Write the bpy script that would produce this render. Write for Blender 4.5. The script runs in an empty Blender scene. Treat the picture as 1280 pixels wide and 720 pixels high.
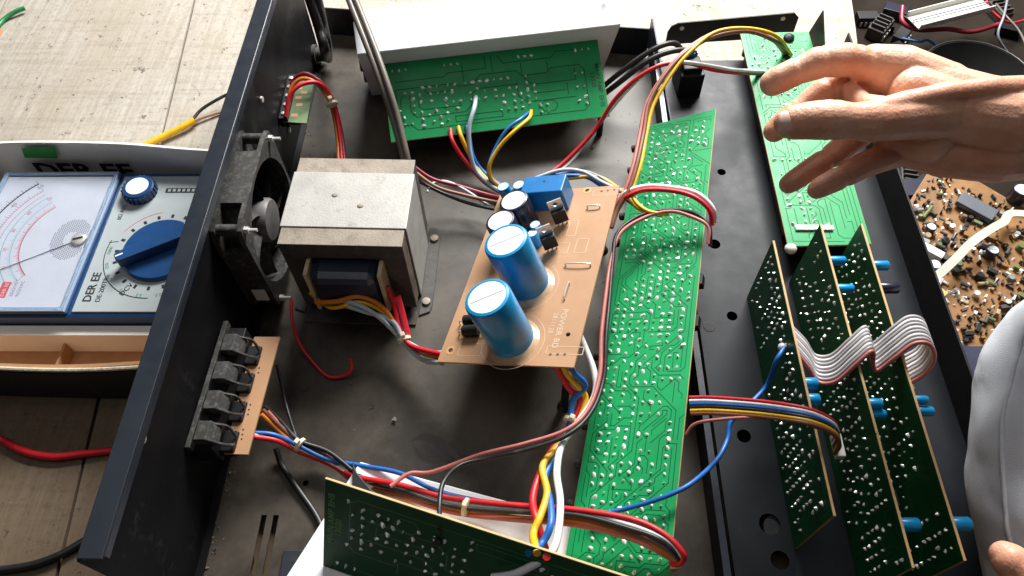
import bpy, bmesh, math, random
from mathutils import Vector, Matrix, noise
V = Vector
S = 0.0088            # one drawing unit is 8.8 mm
sc = bpy.context.scene
col = sc.collection

# ---------------------------------------------------------------- camera, world, light, exposure
cam = bpy.data.cameras.new('camera'); camo = bpy.data.objects.new('camera', cam); col.objects.link(camo)
pit, yaw = math.radians(56.8), math.radians(1.5)
f0 = V((0, math.cos(pit), -math.sin(pit))); r0 = V((1, 0, 0)); up = r0.cross(f0)
fw = f0*math.cos(yaw) - r0*math.sin(yaw); rt = r0*math.cos(yaw) + f0*math.sin(yaw)
M = Matrix((rt, up, -fw)).transposed().to_4x4(); M.translation = V((0, 0, 52*S)); camo.matrix_world = M
cam.sensor_width = 36; cam.lens = 930/1280*36; cam.clip_start = 0.02; cam.clip_end = 50
sc.camera = camo
w = bpy.data.worlds.new('World'); sc.world = w; w.use_nodes = True
w.node_tree.nodes['Background'].inputs[0].default_value = (0.72, 0.82, 1.0, 1)
w.node_tree.nodes['Background'].inputs[1].default_value = 0.028
def area(name, loc, aim, sx, sy, power, colr):
    l = bpy.data.lights.new(name, 'AREA'); l.shape = 'RECTANGLE'; l.size = sx*S; l.size_y = sy*S; l.energy = power; l.color = colr
    o = bpy.data.objects.new(name, l); col.objects.link(o); o.location = V(loc)*S
    o.rotation_euler = (V(aim)-V(loc)).to_track_quat('-Z', 'Y').to_euler(); return o
area('window_light', (30, 146, 98), (2, 40, 0), 92, 50, 47, (1.0, 0.99, 0.965))
area('overhead_fill', (-25, 30, 150), (-10, 35, 0), 110, 110, 2.3, (1.0, 0.97, 0.93))  # unseen area lamp added overhead as soft fill for the shaded sides
sc.view_settings.view_transform = 'Standard'; sc.view_settings.look = 'None'
sc.view_settings.exposure = 0.3; sc.view_settings.gamma = 1.0; sc.view_settings.use_curve_mapping = False
sc.render.engine = 'CYCLES'

# ---------------------------------------------------------------- materials
MATS = {}
def mat(name, c, rough=.5, metal=0., var=0., vs=60., bump=0., bs=400., dust=0., dc=(.35,.31,.26), ds=90., coat=0., sss=0., stretch=None, dthr=.55, spec=.5):
    if name in MATS: return MATS[name]
    m = bpy.data.materials.new(name); m.use_nodes = True; nt = m.node_tree; N = nt.nodes; L = nt.links
    b = N['Principled BSDF']; b.inputs['Base Color'].default_value = (*c, 1); b.inputs['Roughness'].default_value = rough
    b.inputs['Metallic'].default_value = metal; b.inputs['Coat Weight'].default_value = coat; b.inputs['Specular IOR Level'].default_value = spec
    if sss:
        b.inputs['Subsurface Weight'].default_value = sss; b.inputs['Subsurface Radius'].default_value = (.01, .004, .002); b.inputs['Subsurface Scale'].default_value = .35
    tc = N.new('ShaderNodeTexCoord'); mp = N.new('ShaderNodeMapping'); L.new(tc.outputs['Object'], mp.inputs[0])
    if stretch: mp.inputs['Scale'].default_value = stretch
    def nz(scale, det=6, rg=.6):
        n = N.new('ShaderNodeTexNoise'); n.inputs['Scale'].default_value = scale; n.inputs['Detail'].default_value = det; n.inputs['Roughness'].default_value = rg
        L.new(mp.outputs[0], n.inputs['Vector']); return n
    cur = None
    if var:
        n = nz(vs); r = N.new('ShaderNodeMapRange'); r.inputs[1].default_value = .25; r.inputs[2].default_value = .75
        r.inputs[3].default_value = 1-var; r.inputs[4].default_value = 1+var; L.new(n.outputs[0], r.inputs[0])
        mx = N.new('ShaderNodeMix'); mx.data_type = 'RGBA'; mx.blend_type = 'MULTIPLY'; mx.inputs[0].default_value = 1
        mx.inputs[6].default_value = (*c, 1); L.new(r.outputs[0], mx.inputs[7]); cur = mx.outputs[2]
        rr = N.new('ShaderNodeMapRange'); rr.inputs[3].default_value = max(0, rough-.12); rr.inputs[4].default_value = min(1, rough+.12)
        n2 = nz(vs*2.3); L.new(n2.outputs[0], rr.inputs[0]); L.new(rr.outputs[0], b.inputs['Roughness'])
    if dust:
        n = nz(ds, 10, .7); r = N.new('ShaderNodeMapRange'); r.inputs[1].default_value = dthr; r.inputs[2].default_value = dthr+.16; r.inputs[4].default_value = dust
        L.new(n.outputs[0], r.inputs[0])
        mx = N.new('ShaderNodeMix'); mx.data_type = 'RGBA'; L.new(r.outputs[0], mx.inputs[0])
        if cur: L.new(cur, mx.inputs[6])
        else: mx.inputs[6].default_value = (*c, 1)
        mx.inputs[7].default_value = (*dc, 1); cur = mx.outputs[2]
    if cur: L.new(cur, b.inputs['Base Color'])
    if bump:
        n = nz(bs, 8, .65); bp = N.new('ShaderNodeBump'); bp.inputs['Strength'].default_value = bump; bp.inputs['Distance'].default_value = .001
        L.new(n.outputs[0], bp.inputs['Height']); L.new(bp.outputs[0], b.inputs['Normal'])
    MATS[name] = m; return m

def wood_mat(name, base, dark, seed):
    m = bpy.data.materials.new(name); m.use_nodes = True; nt = m.node_tree; N = nt.nodes; L = nt.links; b = N['Principled BSDF']
    b.inputs['Roughness'].default_value = .8; b.inputs['Specular IOR Level'].default_value = .25
    tc = N.new('ShaderNodeTexCoord')
    def mp(s):
        q = N.new('ShaderNodeMapping'); q.inputs['Scale'].default_value = s; q.inputs['Location'].default_value = (seed*.37, seed*.71, 0); L.new(tc.outputs['Object'], q.inputs[0]); return q
    def nz(s, scale, det=8, rg=.6):
        n = N.new('ShaderNodeTexNoise'); n.inputs['Scale'].default_value = scale; n.inputs['Detail'].default_value = det; n.inputs['Roughness'].default_value = rg
        L.new(mp(s).outputs[0], n.inputs['Vector']); return n
    def ramp(src, a, bb, lo, hi):
        r = N.new('ShaderNodeMapRange'); r.inputs[1].default_value = a; r.inputs[2].default_value = bb; r.inputs[3].default_value = lo; r.inputs[4].default_value = hi; L.new(src, r.inputs[0]); return r.outputs[0]
    def mix(fac, a, c2, mode='MIX'):
        x = N.new('ShaderNodeMix'); x.data_type = 'RGBA'; x.blend_type = mode
        if isinstance(fac, float): x.inputs[0].default_value = fac
        else: L.new(fac, x.inputs[0])
        for i, s in ((6, a), (7, c2)):
            if isinstance(s, tuple): x.inputs[i].default_value = (*s, 1)
            else: L.new(s, x.inputs[i])
        return x.outputs[2]
    g = nz((130, 5, 5), 2.2, 10, .7)                     # fine grain along the plank
    c = mix(ramp(g.outputs[0], .36, .70, 0, .50), base, dark)
    fl = nz((60, 60, 60), 3.0, 8, .8)                   # fine grime
    c = mix(ramp(fl.outputs[0], .50, .68, 0, .55), c, (dark[0]*.8, dark[1]*.8, dark[2]*.8))
    st = nz((4, 3, 3), 2.5, 6)                        # broad stains
    c = mix(ramp(st.outputs[0], .45, .70, 0, .6), c, (base[0]*.72, base[1]*.66, base[2]*.56))
    sp = nz((55, 42, 40), 2.0, 5, .75)                   # dents and burn specks
    spk = ramp(sp.outputs[0], .62, .70, 0, .8)
    c = mix(spk, c, (.09, .075, .06))
    sw = nz((10, 190, 20), 1.0, 4, .6)                # saw marks across
    c = mix(ramp(sw.outputs[0], .50, .75, 0, .40), c, dark)
    L.new(c, b.inputs['Base Color'])
    bp = N.new('ShaderNodeBump'); bp.inputs['Strength'].default_value = .5; bp.inputs['Distance'].default_value = .0012
    L.new(g.outputs[0], bp.inputs['Height']); L.new(bp.outputs[0], b.inputs['Normal'])
    bp2 = N.new('ShaderNodeBump'); bp2.inputs['Strength'].default_value = .8; bp2.inputs['Distance'].default_value = .001; bp2.invert = True
    L.new(spk, bp2.inputs['Height']); L.new(bp.outputs[0], bp2.inputs['Normal']); L.new(bp2.outputs[0], b.inputs['Normal'])
    return m

K = dict(
 rear=mat('scuffed_rear_panel', (.005,.005,.006), .5, 0, .3, 30, .12, 900, .6, (.050,.047,.043), 34, dthr=.57, spec=.14),
 black=mat('black_painted_steel', (.006,.006,.007), .5, 0, .3, 30, .12, 900, .35, (.07,.065,.06), 110, dthr=.63, spec=.25),
 pan=mat('dusty_chassis_paint', (.030,.024,.018), .46, 0, .22, 7, .10, 1200, .6, (.105,.088,.068), 8, dthr=.40, spec=.3),
 panel=mat('front_panel_paint', (.006,.008,.011), .48, 0, .2, 25, .05, 1200, .25, (.06,.06,.06), 200, dthr=.62, spec=.22),
 flange=mat('blue_black_flange', (.012,.016,.024), .36, 0, .15, 40, .05, 900, .4, (.12,.12,.12), 260, dthr=.66),
 plastic=mat('black_plastic', (.008,.008,.009), .5, 0, .2, 80, .1, 600, .25, (.08,.075,.07), 260, dthr=.58, spec=.35),
 fan=mat('dusty_grey_plastic', (.035,.034,.032), .65, 0, .25, 160, .2, 1400, .5, (.16,.15,.135), 300, dthr=.50, spec=.3),
 hub=mat('fan_hub_grey', (.11,.105,.10), .55, 0, .2, 200),
 alu=mat('brushed_aluminium', (.80,.81,.83), .42, .0, .05, 50, .05, 500, .2, (.5,.48,.45), 150, dthr=.66),
 alug=mat('grey_aluminium', (.78,.79,.82), .38, .35, .08, 50, .05, 500),
 core=mat('transformer_iron', (.25,.21,.165), .65, .1, .3, 60, .35, 700, .8, (.15,.12,.09), 90, dthr=.52),
 coredark=mat('transformer_lamination', (.05,.045,.04), .7, 0, .4, 90, .4, 900, .5, (.14,.12,.10), 160),
 strap=mat('zinc_strap', (.37,.355,.33), .5, .15, .16, 50, .2, 700, .85, (.20,.17,.135), 85, dthr=.57),
 coil=mat('navy_tape', (.012,.018,.040), .35, 0, .2, 60),
 bobbin=mat('cream_bobbin', (.55,.45,.28), .6, 0, .2, 60),
 pcb=mat('tan_board_edge', (.50,.30,.12), .6, 0, .2, 200),
 powerpcb=mat('tan_phenolic_board', (.40,.225,.12), .42, 0, .10, 45, .04, 900, .25, (.44,.24,.11), 30, dthr=.58),
 brownpcb=mat('brown_old_board', (.23,.105,.026), .55, 0, .3, 50, .1, 600, .7, (.10,.05,.02), 38, dthr=.50),
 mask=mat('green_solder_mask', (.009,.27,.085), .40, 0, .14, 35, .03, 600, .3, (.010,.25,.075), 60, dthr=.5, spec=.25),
 mask_shade=mat('shaded_green_solder_mask', (.002,.060,.016), .42, 0, .16, 35, .03, 600, .35, (.003,.05,.014), 60, dthr=.5, spec=.2),  # same mask green, darkened: shade put into the colour of upright and lower boards
 trace=mat('mask_gap_dark_green', (.003,.085,.028), .5, spec=.2),
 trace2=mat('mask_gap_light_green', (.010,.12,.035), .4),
 solder=mat('solder', (.86,.85,.82), .30, .35, .1, 600),
 copper=mat('tinned_hole', (.10,.05,.02), .5),
 blue=mat('blue_capacitor_sleeve', (.003,.23,.50), .32, 0, .08, 80, coat=.1),
 bluer=mat('blue_relay_plastic', (.005,.13,.36), .40, 0, .08, 80, .05, 600),
 cwhite=mat('capacitor_disc', (.66,.70,.74), .35, 0, .08, 200),
 cdark=mat('black_capacitor_sleeve', (.012,.013,.03), .32, coat=.2),
 glue=mat('clear_glue', (.46,.31,.19), .25, 0, .2, 200, coat=.3),
 silver=mat('silver_tab', (.7,.69,.66), .35, .6, .15, 200),
 silk=mat('white_silkscreen', (.55,.39,.27), .6),
 silkg=mat('silkscreen_green_pale', (.10,.26,.08), .6), silkk=mat('silkscreen_black', (.004,.035,.012), .6),
 ink=mat('black_ink', (.012,.012,.014), .6), navy=mat('navy_meter_plastic', (.010,.045,.13), .33, 0, .1, 60, .03, 400, coat=.15),
 dial=mat('blue_dial_plastic', (.010,.055,.17), .36, 0, .08, 80),
 meterface=mat('pale_grey_face', (.36,.40,.41), .45, 0, .05, 60),
 scale=mat('white_scale_card', (.80,.82,.90), .5, 0, .03, 60),
 clear=None, red_ink=mat('red_ink', (.75,.12,.14), .6), cyan_ink=mat('cyan_ink', (.30,.66,.72), .6), grey_ink=mat('grey_ink', (.25,.26,.31), .6),
 card=mat('white_box_card', (.80,.78,.75), .6, 0, .06, 40, .05, 300), cardb=mat('brown_box_card', (.36,.19,.085), .75, 0, .15, 60, .2, 500),
 corr=mat('corrugated_edge', (.52,.44,.33), .8, 0, .3, 300, .5, 900), greenp=mat('green_print', (.012,.26,.035), .55),
 skin=None, nail=mat('nail', (.72,.44,.35), .28, coat=.35), cloth=mat('grey_white_cloth', (.60,.63,.68), .85, 0, .12, 22, .5, 1500),
 navycloth=mat('navy_cloth', (.010,.013,.035), .85, 0, .3, 40, .4, 900),
 floor=mat('dark_floor', (.020,.015,.011), .85, 0, .5, 12, .4, 60, .5, (.008,.006,.005), 9, spec=.1),
 dustm=mat('dust_crumb', (.16,.14,.12), .9, 0, .4, 300), rim=mat('dull_dark_metal', (.05,.045,.04), .42, .4, .3, 40),
 white=mat('white_plastic', (.80,.80,.78), .45, 0, .05, 60), tie=mat('cream_cable_tie', (.72,.66,.48), .4), offw=mat('old_white_plastic', (.62,.62,.56), .5, 0, .1, 60),
)
WC = dict(red=(.55,.012,.020), pink=(.48,.15,.13), orange=(.60,.17,.015), yellow=(.75,.42,.010), blue=(.012,.12,.42), white=(.80,.80,.80), black=(.012,.012,.013),
          grey=(.20,.23,.26), lgrey=(.36,.43,.48), brown=(.20,.075,.040), purple=(.12,.03,.12), green=(.02,.20,.06), dgrey=(.13,.11,.09), maroon=(.25,.012,.03), tan=(.38,.24,.17))
W = {k: mat('wire_'+k, v, .42, 0, .15, 120, 0, 400, .25, (.22,.19,.15), 150, dthr=.56) for k, v in WC.items()}
def glass_mat():
    m = bpy.data.materials.new('clear_meter_window'); m.use_nodes = True; b = m.node_tree.nodes['Principled BSDF']
    b.inputs['Base Color'].default_value = (.95,.97,1,1); b.inputs['Roughness'].default_value = .06; b.inputs['Transmission Weight'].default_value = 1; b.inputs['IOR'].default_value = 1.2
    return m
K['clear'] = glass_mat()
def skin_mat():
    m = mat('skin', (.60,.335,.225), .5, 0, 0, sss=.2); nt = m.node_tree; N = nt.nodes; L = nt.links; b = N['Principled BSDF']
    tc = N.new('ShaderNodeTexCoord')
    def nz(sc_, scale, det=6):
        q = N.new('ShaderNodeMapping'); q.inputs['Scale'].default_value = sc_; L.new(tc.outputs['Object'], q.inputs[0])
        n = N.new('ShaderNodeTexNoise'); n.inputs['Scale'].default_value = scale; n.inputs['Detail'].default_value = det; L.new(q.outputs[0], n.inputs['Vector']); return n
    r = N.new('ShaderNodeValToRGB'); r.color_ramp.elements[0].position = .34; r.color_ramp.elements[0].color = (.60,.265,.16,1); r.color_ramp.elements[1].position = .66; r.color_ramp.elements[1].color = (.74,.41,.275,1)
    L.new(nz((1,1,1), 42, 7).outputs[0], r.inputs[0]); L.new(r.outputs[0], b.inputs['Base Color'])
    v = N.new('ShaderNodeTexVoronoi'); v.inputs['Scale'].default_value = 750; L.new(tc.outputs['Object'], v.inputs[0])
    wr = nz((520, 90, 90), 1.0, 4)          # fine wrinkles across the fingers
    a = N.new('ShaderNodeMath'); a.operation = 'MULTIPLY_ADD'; a.inputs[1].default_value = .3; L.new(v.outputs[0], a.inputs[0]); L.new(wr.outputs[0], a.inputs[2])
    bp = N.new('ShaderNodeBump'); bp.inputs['Strength'].default_value = .55; bp.inputs['Distance'].default_value = .0007; L.new(a.outputs[0], bp.inputs['Height']); L.new(bp.outputs[0], b.inputs['Normal'])
    return m
K['skin'] = skin_mat()

# ---------------------------------------------------------------- mesh helpers (drawing units)
def frame(t):
    O, x, y = (V(a) for a in t); return (O, x, y, x.cross(y))
AX = (V((0,0,0)), V((1,0,0)), V((0,1,0)), V((0,0,1)))
def at(F, u, v, h=0): return F[0] + F[1]*u + F[2]*v + F[3]*h
def sub(F, u, v, h=0, rot=0, axis='n'):
    O = at(F, u, v, h); c, s = math.cos(rot), math.sin(rot)
    return (O, F[1]*c+F[2]*s, F[2]*c-F[1]*s, F[3])
def perp(d):
    a = V((0,0,1)) if abs(d.z) < .9 else V((1,0,0)); x = d.cross(a).normalized(); return x, d.cross(x).normalized()
def crom(pts, n=6):
    p = [V(a) for a in pts]
    if len(p) < 3: return p
    p = [p[0]*2-p[1]] + p + [p[-1]*2-p[-2]]; out = []
    for i in range(1, len(p)-2):
        for k in range(n):
            t = k/n; a, b, c, d = p[i-1:i+3]
            out.append(.5*((2*b)+(c-a)*t+(2*a-5*b+4*c-d)*t*t+(3*b-a-3*c+d)*t**3))
    out.append(p[-2]); return out
class MB:
    def __init__(s): s.v = []; s.f = []
    def add(s, vs, fs):
        o = len(s.v); s.v += [V(a) for a in vs]; s.f += [tuple(i+o for i in f) for f in fs]; return s
    def box(s, F, u0, u1, v0, v1, h0, h1):
        vs = [at(F, u, v, h) for h in (h0, h1) for u, v in ((u0,v0),(u1,v0),(u1,v1),(u0,v1))]
        return s.add(vs, [(3,2,1,0),(4,5,6,7),(0,1,5,4),(1,2,6,5),(2,3,7,6),(3,0,4,7)])
    def prism(s, F, poly, h0, h1):
        n = len(poly); vs = [at(F, u, v, h0) for u, v in poly] + [at(F, u, v, h1) for u, v in poly]
        return s.add(vs, [tuple(reversed(range(n))), tuple(range(n, 2*n))] + [(i, (i+1) % n, n+(i+1) % n, n+i) for i in range(n)])
    def quad(s, a, b, c, d): return s.add([a,b,c,d], [(0,1,2,3)])
    def lathe(s, O, ax, prof, n=16):
        ax = V(ax).normalized(); x, y = perp(ax); O = V(O); vs = []
        for r, h in prof:
            for k in range(n):
                a = 2*math.pi*k/n; vs.append(O+ax*h+(x*math.cos(a)+y*math.sin(a))*max(r, 1e-4))
        m = len(prof); fs = [(j*n+k, (j+1)*n+k, (j+1)*n+(k+1) % n, j*n+(k+1) % n) for j in range(m-1) for k in range(n)]
        fs += [tuple(range(n)), tuple(reversed(range((m-1)*n, m*n)))]
        return s.add(vs, fs)
    def cyl(s, p0, p1, r0, r1=None, n=12):
        p0, p1 = V(p0), V(p1); d = p1-p0; return s.lathe(p0, d, [(r0, 0), (r1 if r1 is not None else r0, d.length)], n)
    def tube(s, pts, r, n=8, k=6, smooth=True):
        p = crom(pts, k) if smooth else [V(a) for a in pts]; m = len(p); vs = []; prev = None
        for i in range(m):
            d = (p[min(i+1, m-1)]-p[max(i-1, 0)]).normalized()
            if prev is None: x, y = perp(d)
            else:
                x = (prev-d*prev.dot(d)).normalized(); y = d.cross(x)
            prev = x; rr = r(i/(m-1)) if callable(r) else r
            for q in range(n):
                a = 2*math.pi*q/n; vs.append(p[i]+(x*math.cos(a)+y*math.sin(a))*rr)
        fs = [(i*n+q, i*n+(q+1) % n, (i+1)*n+(q+1) % n, (i+1)*n+q) for i in range(m-1) for q in range(n)]
        fs += [tuple(reversed(range(n))), tuple(range((m-1)*n, m*n))]
        return s.add(vs, fs)
    def ball(s, c, r, n=12, m=8, sq=(1,1,1)):
        c = V(c); vs = [c+V((0,0,r*sq[2]))]
        for j in range(1, m):
            t = math.pi*j/m
            for k in range(n):
                a = 2*math.pi*k/n; vs.append(c+V((r*sq[0]*math.sin(t)*math.cos(a), r*sq[1]*math.sin(t)*math.sin(a), r*sq[2]*math.cos(t))))
        vs.append(c-V((0,0,r*sq[2]))); L = len(vs)-1
        fs = [(0, 1+k, 1+(k+1) % n) for k in range(n)]
        for j in range(m-2):
            fs += [(1+j*n+k, 1+(j+1)*n+k, 1+(j+1)*n+(k+1) % n, 1+j*n+(k+1) % n) for k in range(n)]
        fs += [(L, 1+(m-2)*n+(k+1) % n, 1+(m-2)*n+k) for k in range(n)]
        return s.add(vs, fs)
    def build(s, name, mt, parent=None, smooth=False, bevel=0, loc=None, angle=40, kind=None, fixn=True):
        root = parent
        while root is not None and root.parent is not None: root = root.parent
        o0 = V(root['_o']) if root is not None else V(loc if loc is not None else (0,0,0))
        me = bpy.data.meshes.new(name); me.from_pydata([tuple((a-o0)*S) for a in s.v], [], s.f)
        if fixn:
            bm = bmesh.new(); bm.from_mesh(me); bmesh.ops.recalc_face_normals(bm, faces=bm.faces); bm.to_mesh(me); bm.free()
        me.materials.append(mt); o = bpy.data.objects.new(name, me); col.objects.link(o)
        if smooth:
            for p in me.polygons: p.use_smooth = True
            md = o.modifiers.new('edge', 'EDGE_SPLIT'); md.split_angle = math.radians(angle)
        if bevel:
            md = o.modifiers.new('bevel', 'BEVEL'); md.width = bevel*S; md.segments = 2; md.limit_method = 'ANGLE'; md.angle_limit = math.radians(40)
            if smooth: o.modifiers.move(1, 0)
        if parent is not None: o.parent = parent
        else: o.location = o0*S; o['_o'] = tuple(o0)
        if kind: o['kind'] = kind
        return o
ROOTS = []
def tag(o, label, cat, group=None):
    o['label'] = label; o['category'] = cat
    if group: o['group'] = group
    return o
def thing(name, label, cat, loc, group=None):
    o = bpy.data.objects.new(name, None); col.objects.link(o); o.location = V(loc)*S; o['_o'] = tuple(loc); o.empty_display_size = .01
    ROOTS.append(o); return tag(o, label, cat, group)
def struct(name, mb, mt, loc=(0,0,0), **k):
    o = mb.build(name, mt, loc=loc, **k); o['kind'] = 'structure'; return o
_tc = {}
def text_mb(txt, F, u, v, size, rot=0, h=.02, bold=0., sx=1.0, align='LEFT'):
    key = (txt, bold, align)
    if key not in _tc:
        c = bpy.data.curves.new('t', 'FONT'); c.body = txt; c.size = 1; c.resolution_u = 2; c.align_x = align; c.offset = bold
        o = bpy.data.objects.new('t', c); col.objects.link(o); bpy.context.view_layer.update()
        me = bpy.data.meshes.new_from_object(o.evaluated_get(bpy.context.evaluated_depsgraph_get()))
        _tc[key] = ([tuple(q.co) for q in me.vertices], [tuple(p.vertices) for p in me.polygons]); bpy.data.objects.remove(o); bpy.data.curves.remove(c); bpy.data.meshes.remove(me)
    vs, fs = _tc[key]; G = sub(F, u, v, h, rot)
    return MB().add([at(G, a[0]*size*sx, a[1]*size) for a in vs], fs)
def line2(mb, F, pts, wd, h=.02, closed=False):
    P2 = [V((a[0], a[1])) for a in pts]
    if closed: P2.append(P2[0])
    for a, b in zip(P2, P2[1:]):
        d = b-a
        if d.length < 1e-6: continue
        d.normalize(); n = V((-d.y, d.x))*wd/2; e = d*wd*.45
        mb.quad(*[at(F, q.x, q.y, h) for q in (a-e-n, b+e-n, b+e+n, a-e+n)])
def plate(F, u0, u1, v0, v1, h0, h1, rects=(), circles=()):
    """sheet with real rectangular and round openings"""
    mb = MB(); cells = [(a, b, c, d, None) for a, b, c, d in rects] + [(x-r*1.25, x+r*1.25, y-r*1.25, y+r*1.25, (x, y, r)) for x, y, r in circles]
    us = sorted({u0, u1} | {round(c[i], 4) for c in cells for i in (0, 1)}); vs = sorted({v0, v1} | {round(c[i], 4) for c in cells for i in (2, 3)})
    def quad2(a, b, c, d):
        mb.quad(*[at(F, p[0], p[1], h1) for p in (a, b, c, d)]); mb.quad(*[at(F, p[0], p[1], h0) for p in (d, c, b, a)])
    def side(a, b): mb.quad(at(F, *a, h0), at(F, *b, h0), at(F, *b, h1), at(F, *a, h1))
    for a, b in zip(us, us[1:]):
        for c, d in zip(vs, vs[1:]):
            mu, mv = (a+b)/2, (c+d)/2
            if any(q[0] < mu < q[1] and q[2] < mv < q[3] for q in cells): continue
            quad2((a,c),(b,c),(b,d),(a,d))
    for q in cells:
        if q[4] is None:
            k = [(q[0],q[2]),(q[0],q[3]),(q[1],q[3]),(q[1],q[2])]
            for i in range(4): side(k[i], k[(i+1) % 4])
        else:
            x, y, r = q[4]; n = 24
            def sq(t):
                c, s_ = math.cos(t), math.sin(t); m = max(abs(c), abs(s_)); return (x+r*1.25*c/m, y+r*1.25*s_/m)
            def ci(t): return (x+r*math.cos(t), y+r*math.sin(t))
            for i in range(n):
                t0, t1 = 2*math.pi*(i+.0)/n+math.pi/4, 2*math.pi*(i+1)/n+math.pi/4
                quad2(ci(t0), sq(t0), sq(t1), ci(t1)); side(ci(t1), ci(t0))
    k = [(u0,v0),(u1,v0),(u1,v1),(u0,v1)]
    for i in range(4): side(k[i], k[(i+1) % 4])
    return mb

# ---------------------------------------------------------------- circuit board builder
def route(w_, h_, pitch, pads, seed, nlines, along=.75, keep=()):
    """routes etched gaps on a grid, never crossing each other or a pad"""
    rnd = random.Random(seed); nx, ny = int(w_/pitch), int(h_/pitch); occ = set(); out = []
    for u, v in pads: occ.add((int(u/pitch), int(v/pitch)))
    for (a, b, c, d) in keep:
        for i in range(int(a/pitch), int(b/pitch)+1):
            for j in range(int(c/pitch), int(d/pitch)+1): occ.add((i, j))
    dirs = [(0,1),(1,1),(1,0),(1,-1),(0,-1),(-1,-1),(-1,0),(-1,1)]; diag = set()
    def ok(p, d):
        q = (p[0]+d[0], p[1]+d[1])
        if not (0 < q[0] < nx and 0 < q[1] < ny) or q in occ: return None
        if d[0] and d[1] and ((p[0], p[1]+d[1], q[0], p[1]) in diag or (q[0], p[1], p[0], p[1]+d[1]) in diag): return None
        return q
    for _ in range(nlines):
        p = (rnd.randint(1, nx), rnd.randint(1, ny))
        if p in occ: continue
        d = rnd.choice((0, 4)) if rnd.random() < along else rnd.choice((2, 6)); home = d; path = [p]; occ.add(p); L = rnd.randint(8, 46); run = 0
        while len(path) < L:
            q = None
            opts = [d] if rnd.random() < .9 else [(d+rnd.choice((-1, 1))) % 8]
            if d != home and run > 2 and rnd.random() < .35: opts = [(d + (1 if (home-d) % 8 < 4 else -1)) % 8]
            s_ = rnd.choice((1, -1)); opts += [d, (d+s_) % 8, (d-s_) % 8, (d+2*s_) % 8]
            for t in opts:
                q = ok(p, dirs[t])
                if q: break
            if not q: break
            run = run+1 if t == d else 0
            if dirs[t][0] and dirs[t][1]: diag.add((p[0], p[1], q[0], q[1]))
            d = t; p = q; path.append(p); occ.add(p)
        if len(path) > 4:
            pts = [((i+.5)*pitch, (j+.5)*pitch) for i, j in path]; sl = [pts[0]]
            for a, b, c in zip(pts, pts[1:], pts[2:]):
                if abs((b[0]-a[0])*(c[1]-b[1])-(b[1]-a[1])*(c[0]-b[0])) > 1e-6: sl.append(b)
            sl.append(pts[-1]); out.append(sl)
    return out
def pad_rows(w_, h_, pitch, n, seed, margin=.5, keep=()):
    rnd = random.Random(seed); got = set(); cen = [(rnd.uniform(0, w_), rnd.uniform(0, h_)) for _ in range(max(6, int(w_*h_/9)))]
    for _ in range(n*4):
        if len(got) >= n: break
        cc = rnd.choice(cen); i, j = int((cc[0]+rnd.gauss(0, .9))/pitch), int((cc[1]+rnd.gauss(0, 1.1))/pitch); m = rnd.choice((1,2,2,2,3,3,4,5,6,8)); dx, dy = rnd.choice(((1,0),(0,1),(0,1)))
        two = rnd.random() < .2
        for k in range(m):
            for t in ((0, 4) if two else (0,)):
                a, b = i+dx*2*k+dy*t, j+dy*2*k+dx*t; u, v = (a+.5)*pitch, (b+.5)*pitch
                if margin < u < w_-margin and margin < v < h_-margin and not any(q[0] < u < q[1] and q[2] < v < q[3] for q in keep) and not any((a+e, b+g) in got for e in (-1,0,1) for g in (-1,0,1)): got.add((a, b))
    return [((a+.5)*pitch, (b+.5)*pitch) for a, b in sorted(got)]
def solder(F, pads, seed, r=.13, tall=.13):
    rnd = random.Random(seed); mb = MB()
    for u, v in pads:
        q = r*rnd.choice((.6,.8,.9,1,1,1.1,1.35)); t = tall*rnd.uniform(.7, 1.4); ang = rnd.uniform(0, 6.28); du, dv = q*.45*math.cos(ang), q*.45*math.sin(ang); n = 7
        prof = ((1.1, 0), (.8, .45), (.3, 1.0)); vs = []
        for j, (a, h) in enumerate(prof):
            for k in range(n):
                th = 2*math.pi*k/n; e = 1+.25*math.cos(2*(th-ang)); vs.append(at(F, u+du*j*.5+q*a*e*math.cos(th), v+dv*j*.5+q*a*e*math.sin(th), .005+t*h))
        fs = [(j*n+k, j*n+(k+1) % n, (j+1)*n+(k+1) % n, (j+1)*n+k) for j in range(2) for k in range(n)] + [tuple(range(2*n, 3*n))]
        mb.add(vs, fs)
    return mb
def green_board(root, F, w_, h_, seed, npads, nlines, mask, trc, pitch=.33, pads=None, extra=(), keep=(), lw=.07, along=.75, poly=None, srad=.15, stall=.16, lines=None):
    T = .17; poly = poly or [(0,0),(w_,0),(w_,h_),(0,h_)]
    MB().prism(F, poly, -T, -.012).build('substrate', K['pcb'], root, bevel=.02)
    cx = sum(p[0] for p in poly)/len(poly); cy = sum(p[1] for p in poly)/len(poly)
    ins = [(p[0]+(.03 if p[0] < cx else -.03), p[1]+(.03 if p[1] < cy else -.03)) for p in poly]
    MB().prism(F, ins, -.012, .006).build('solder_mask', mask, root)
    pads = pads if pads is not None else pad_rows(w_, h_, pitch, npads, seed, keep=keep); pads = list(pads)+list(extra)
    tm = MB()
    for p in (lines if lines is not None else route(w_, h_, pitch, pads, seed+5, nlines, along, keep)): line2(tm, F, p, lw, .014)
    tm.build('etched_lines', trc, root, kind='stuff', fixn=False)
    if pads: solder(F, pads, seed+9, srad, stall).build('solder_joints', K['solder'], root, smooth=True, kind='stuff')
    return pads

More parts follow.
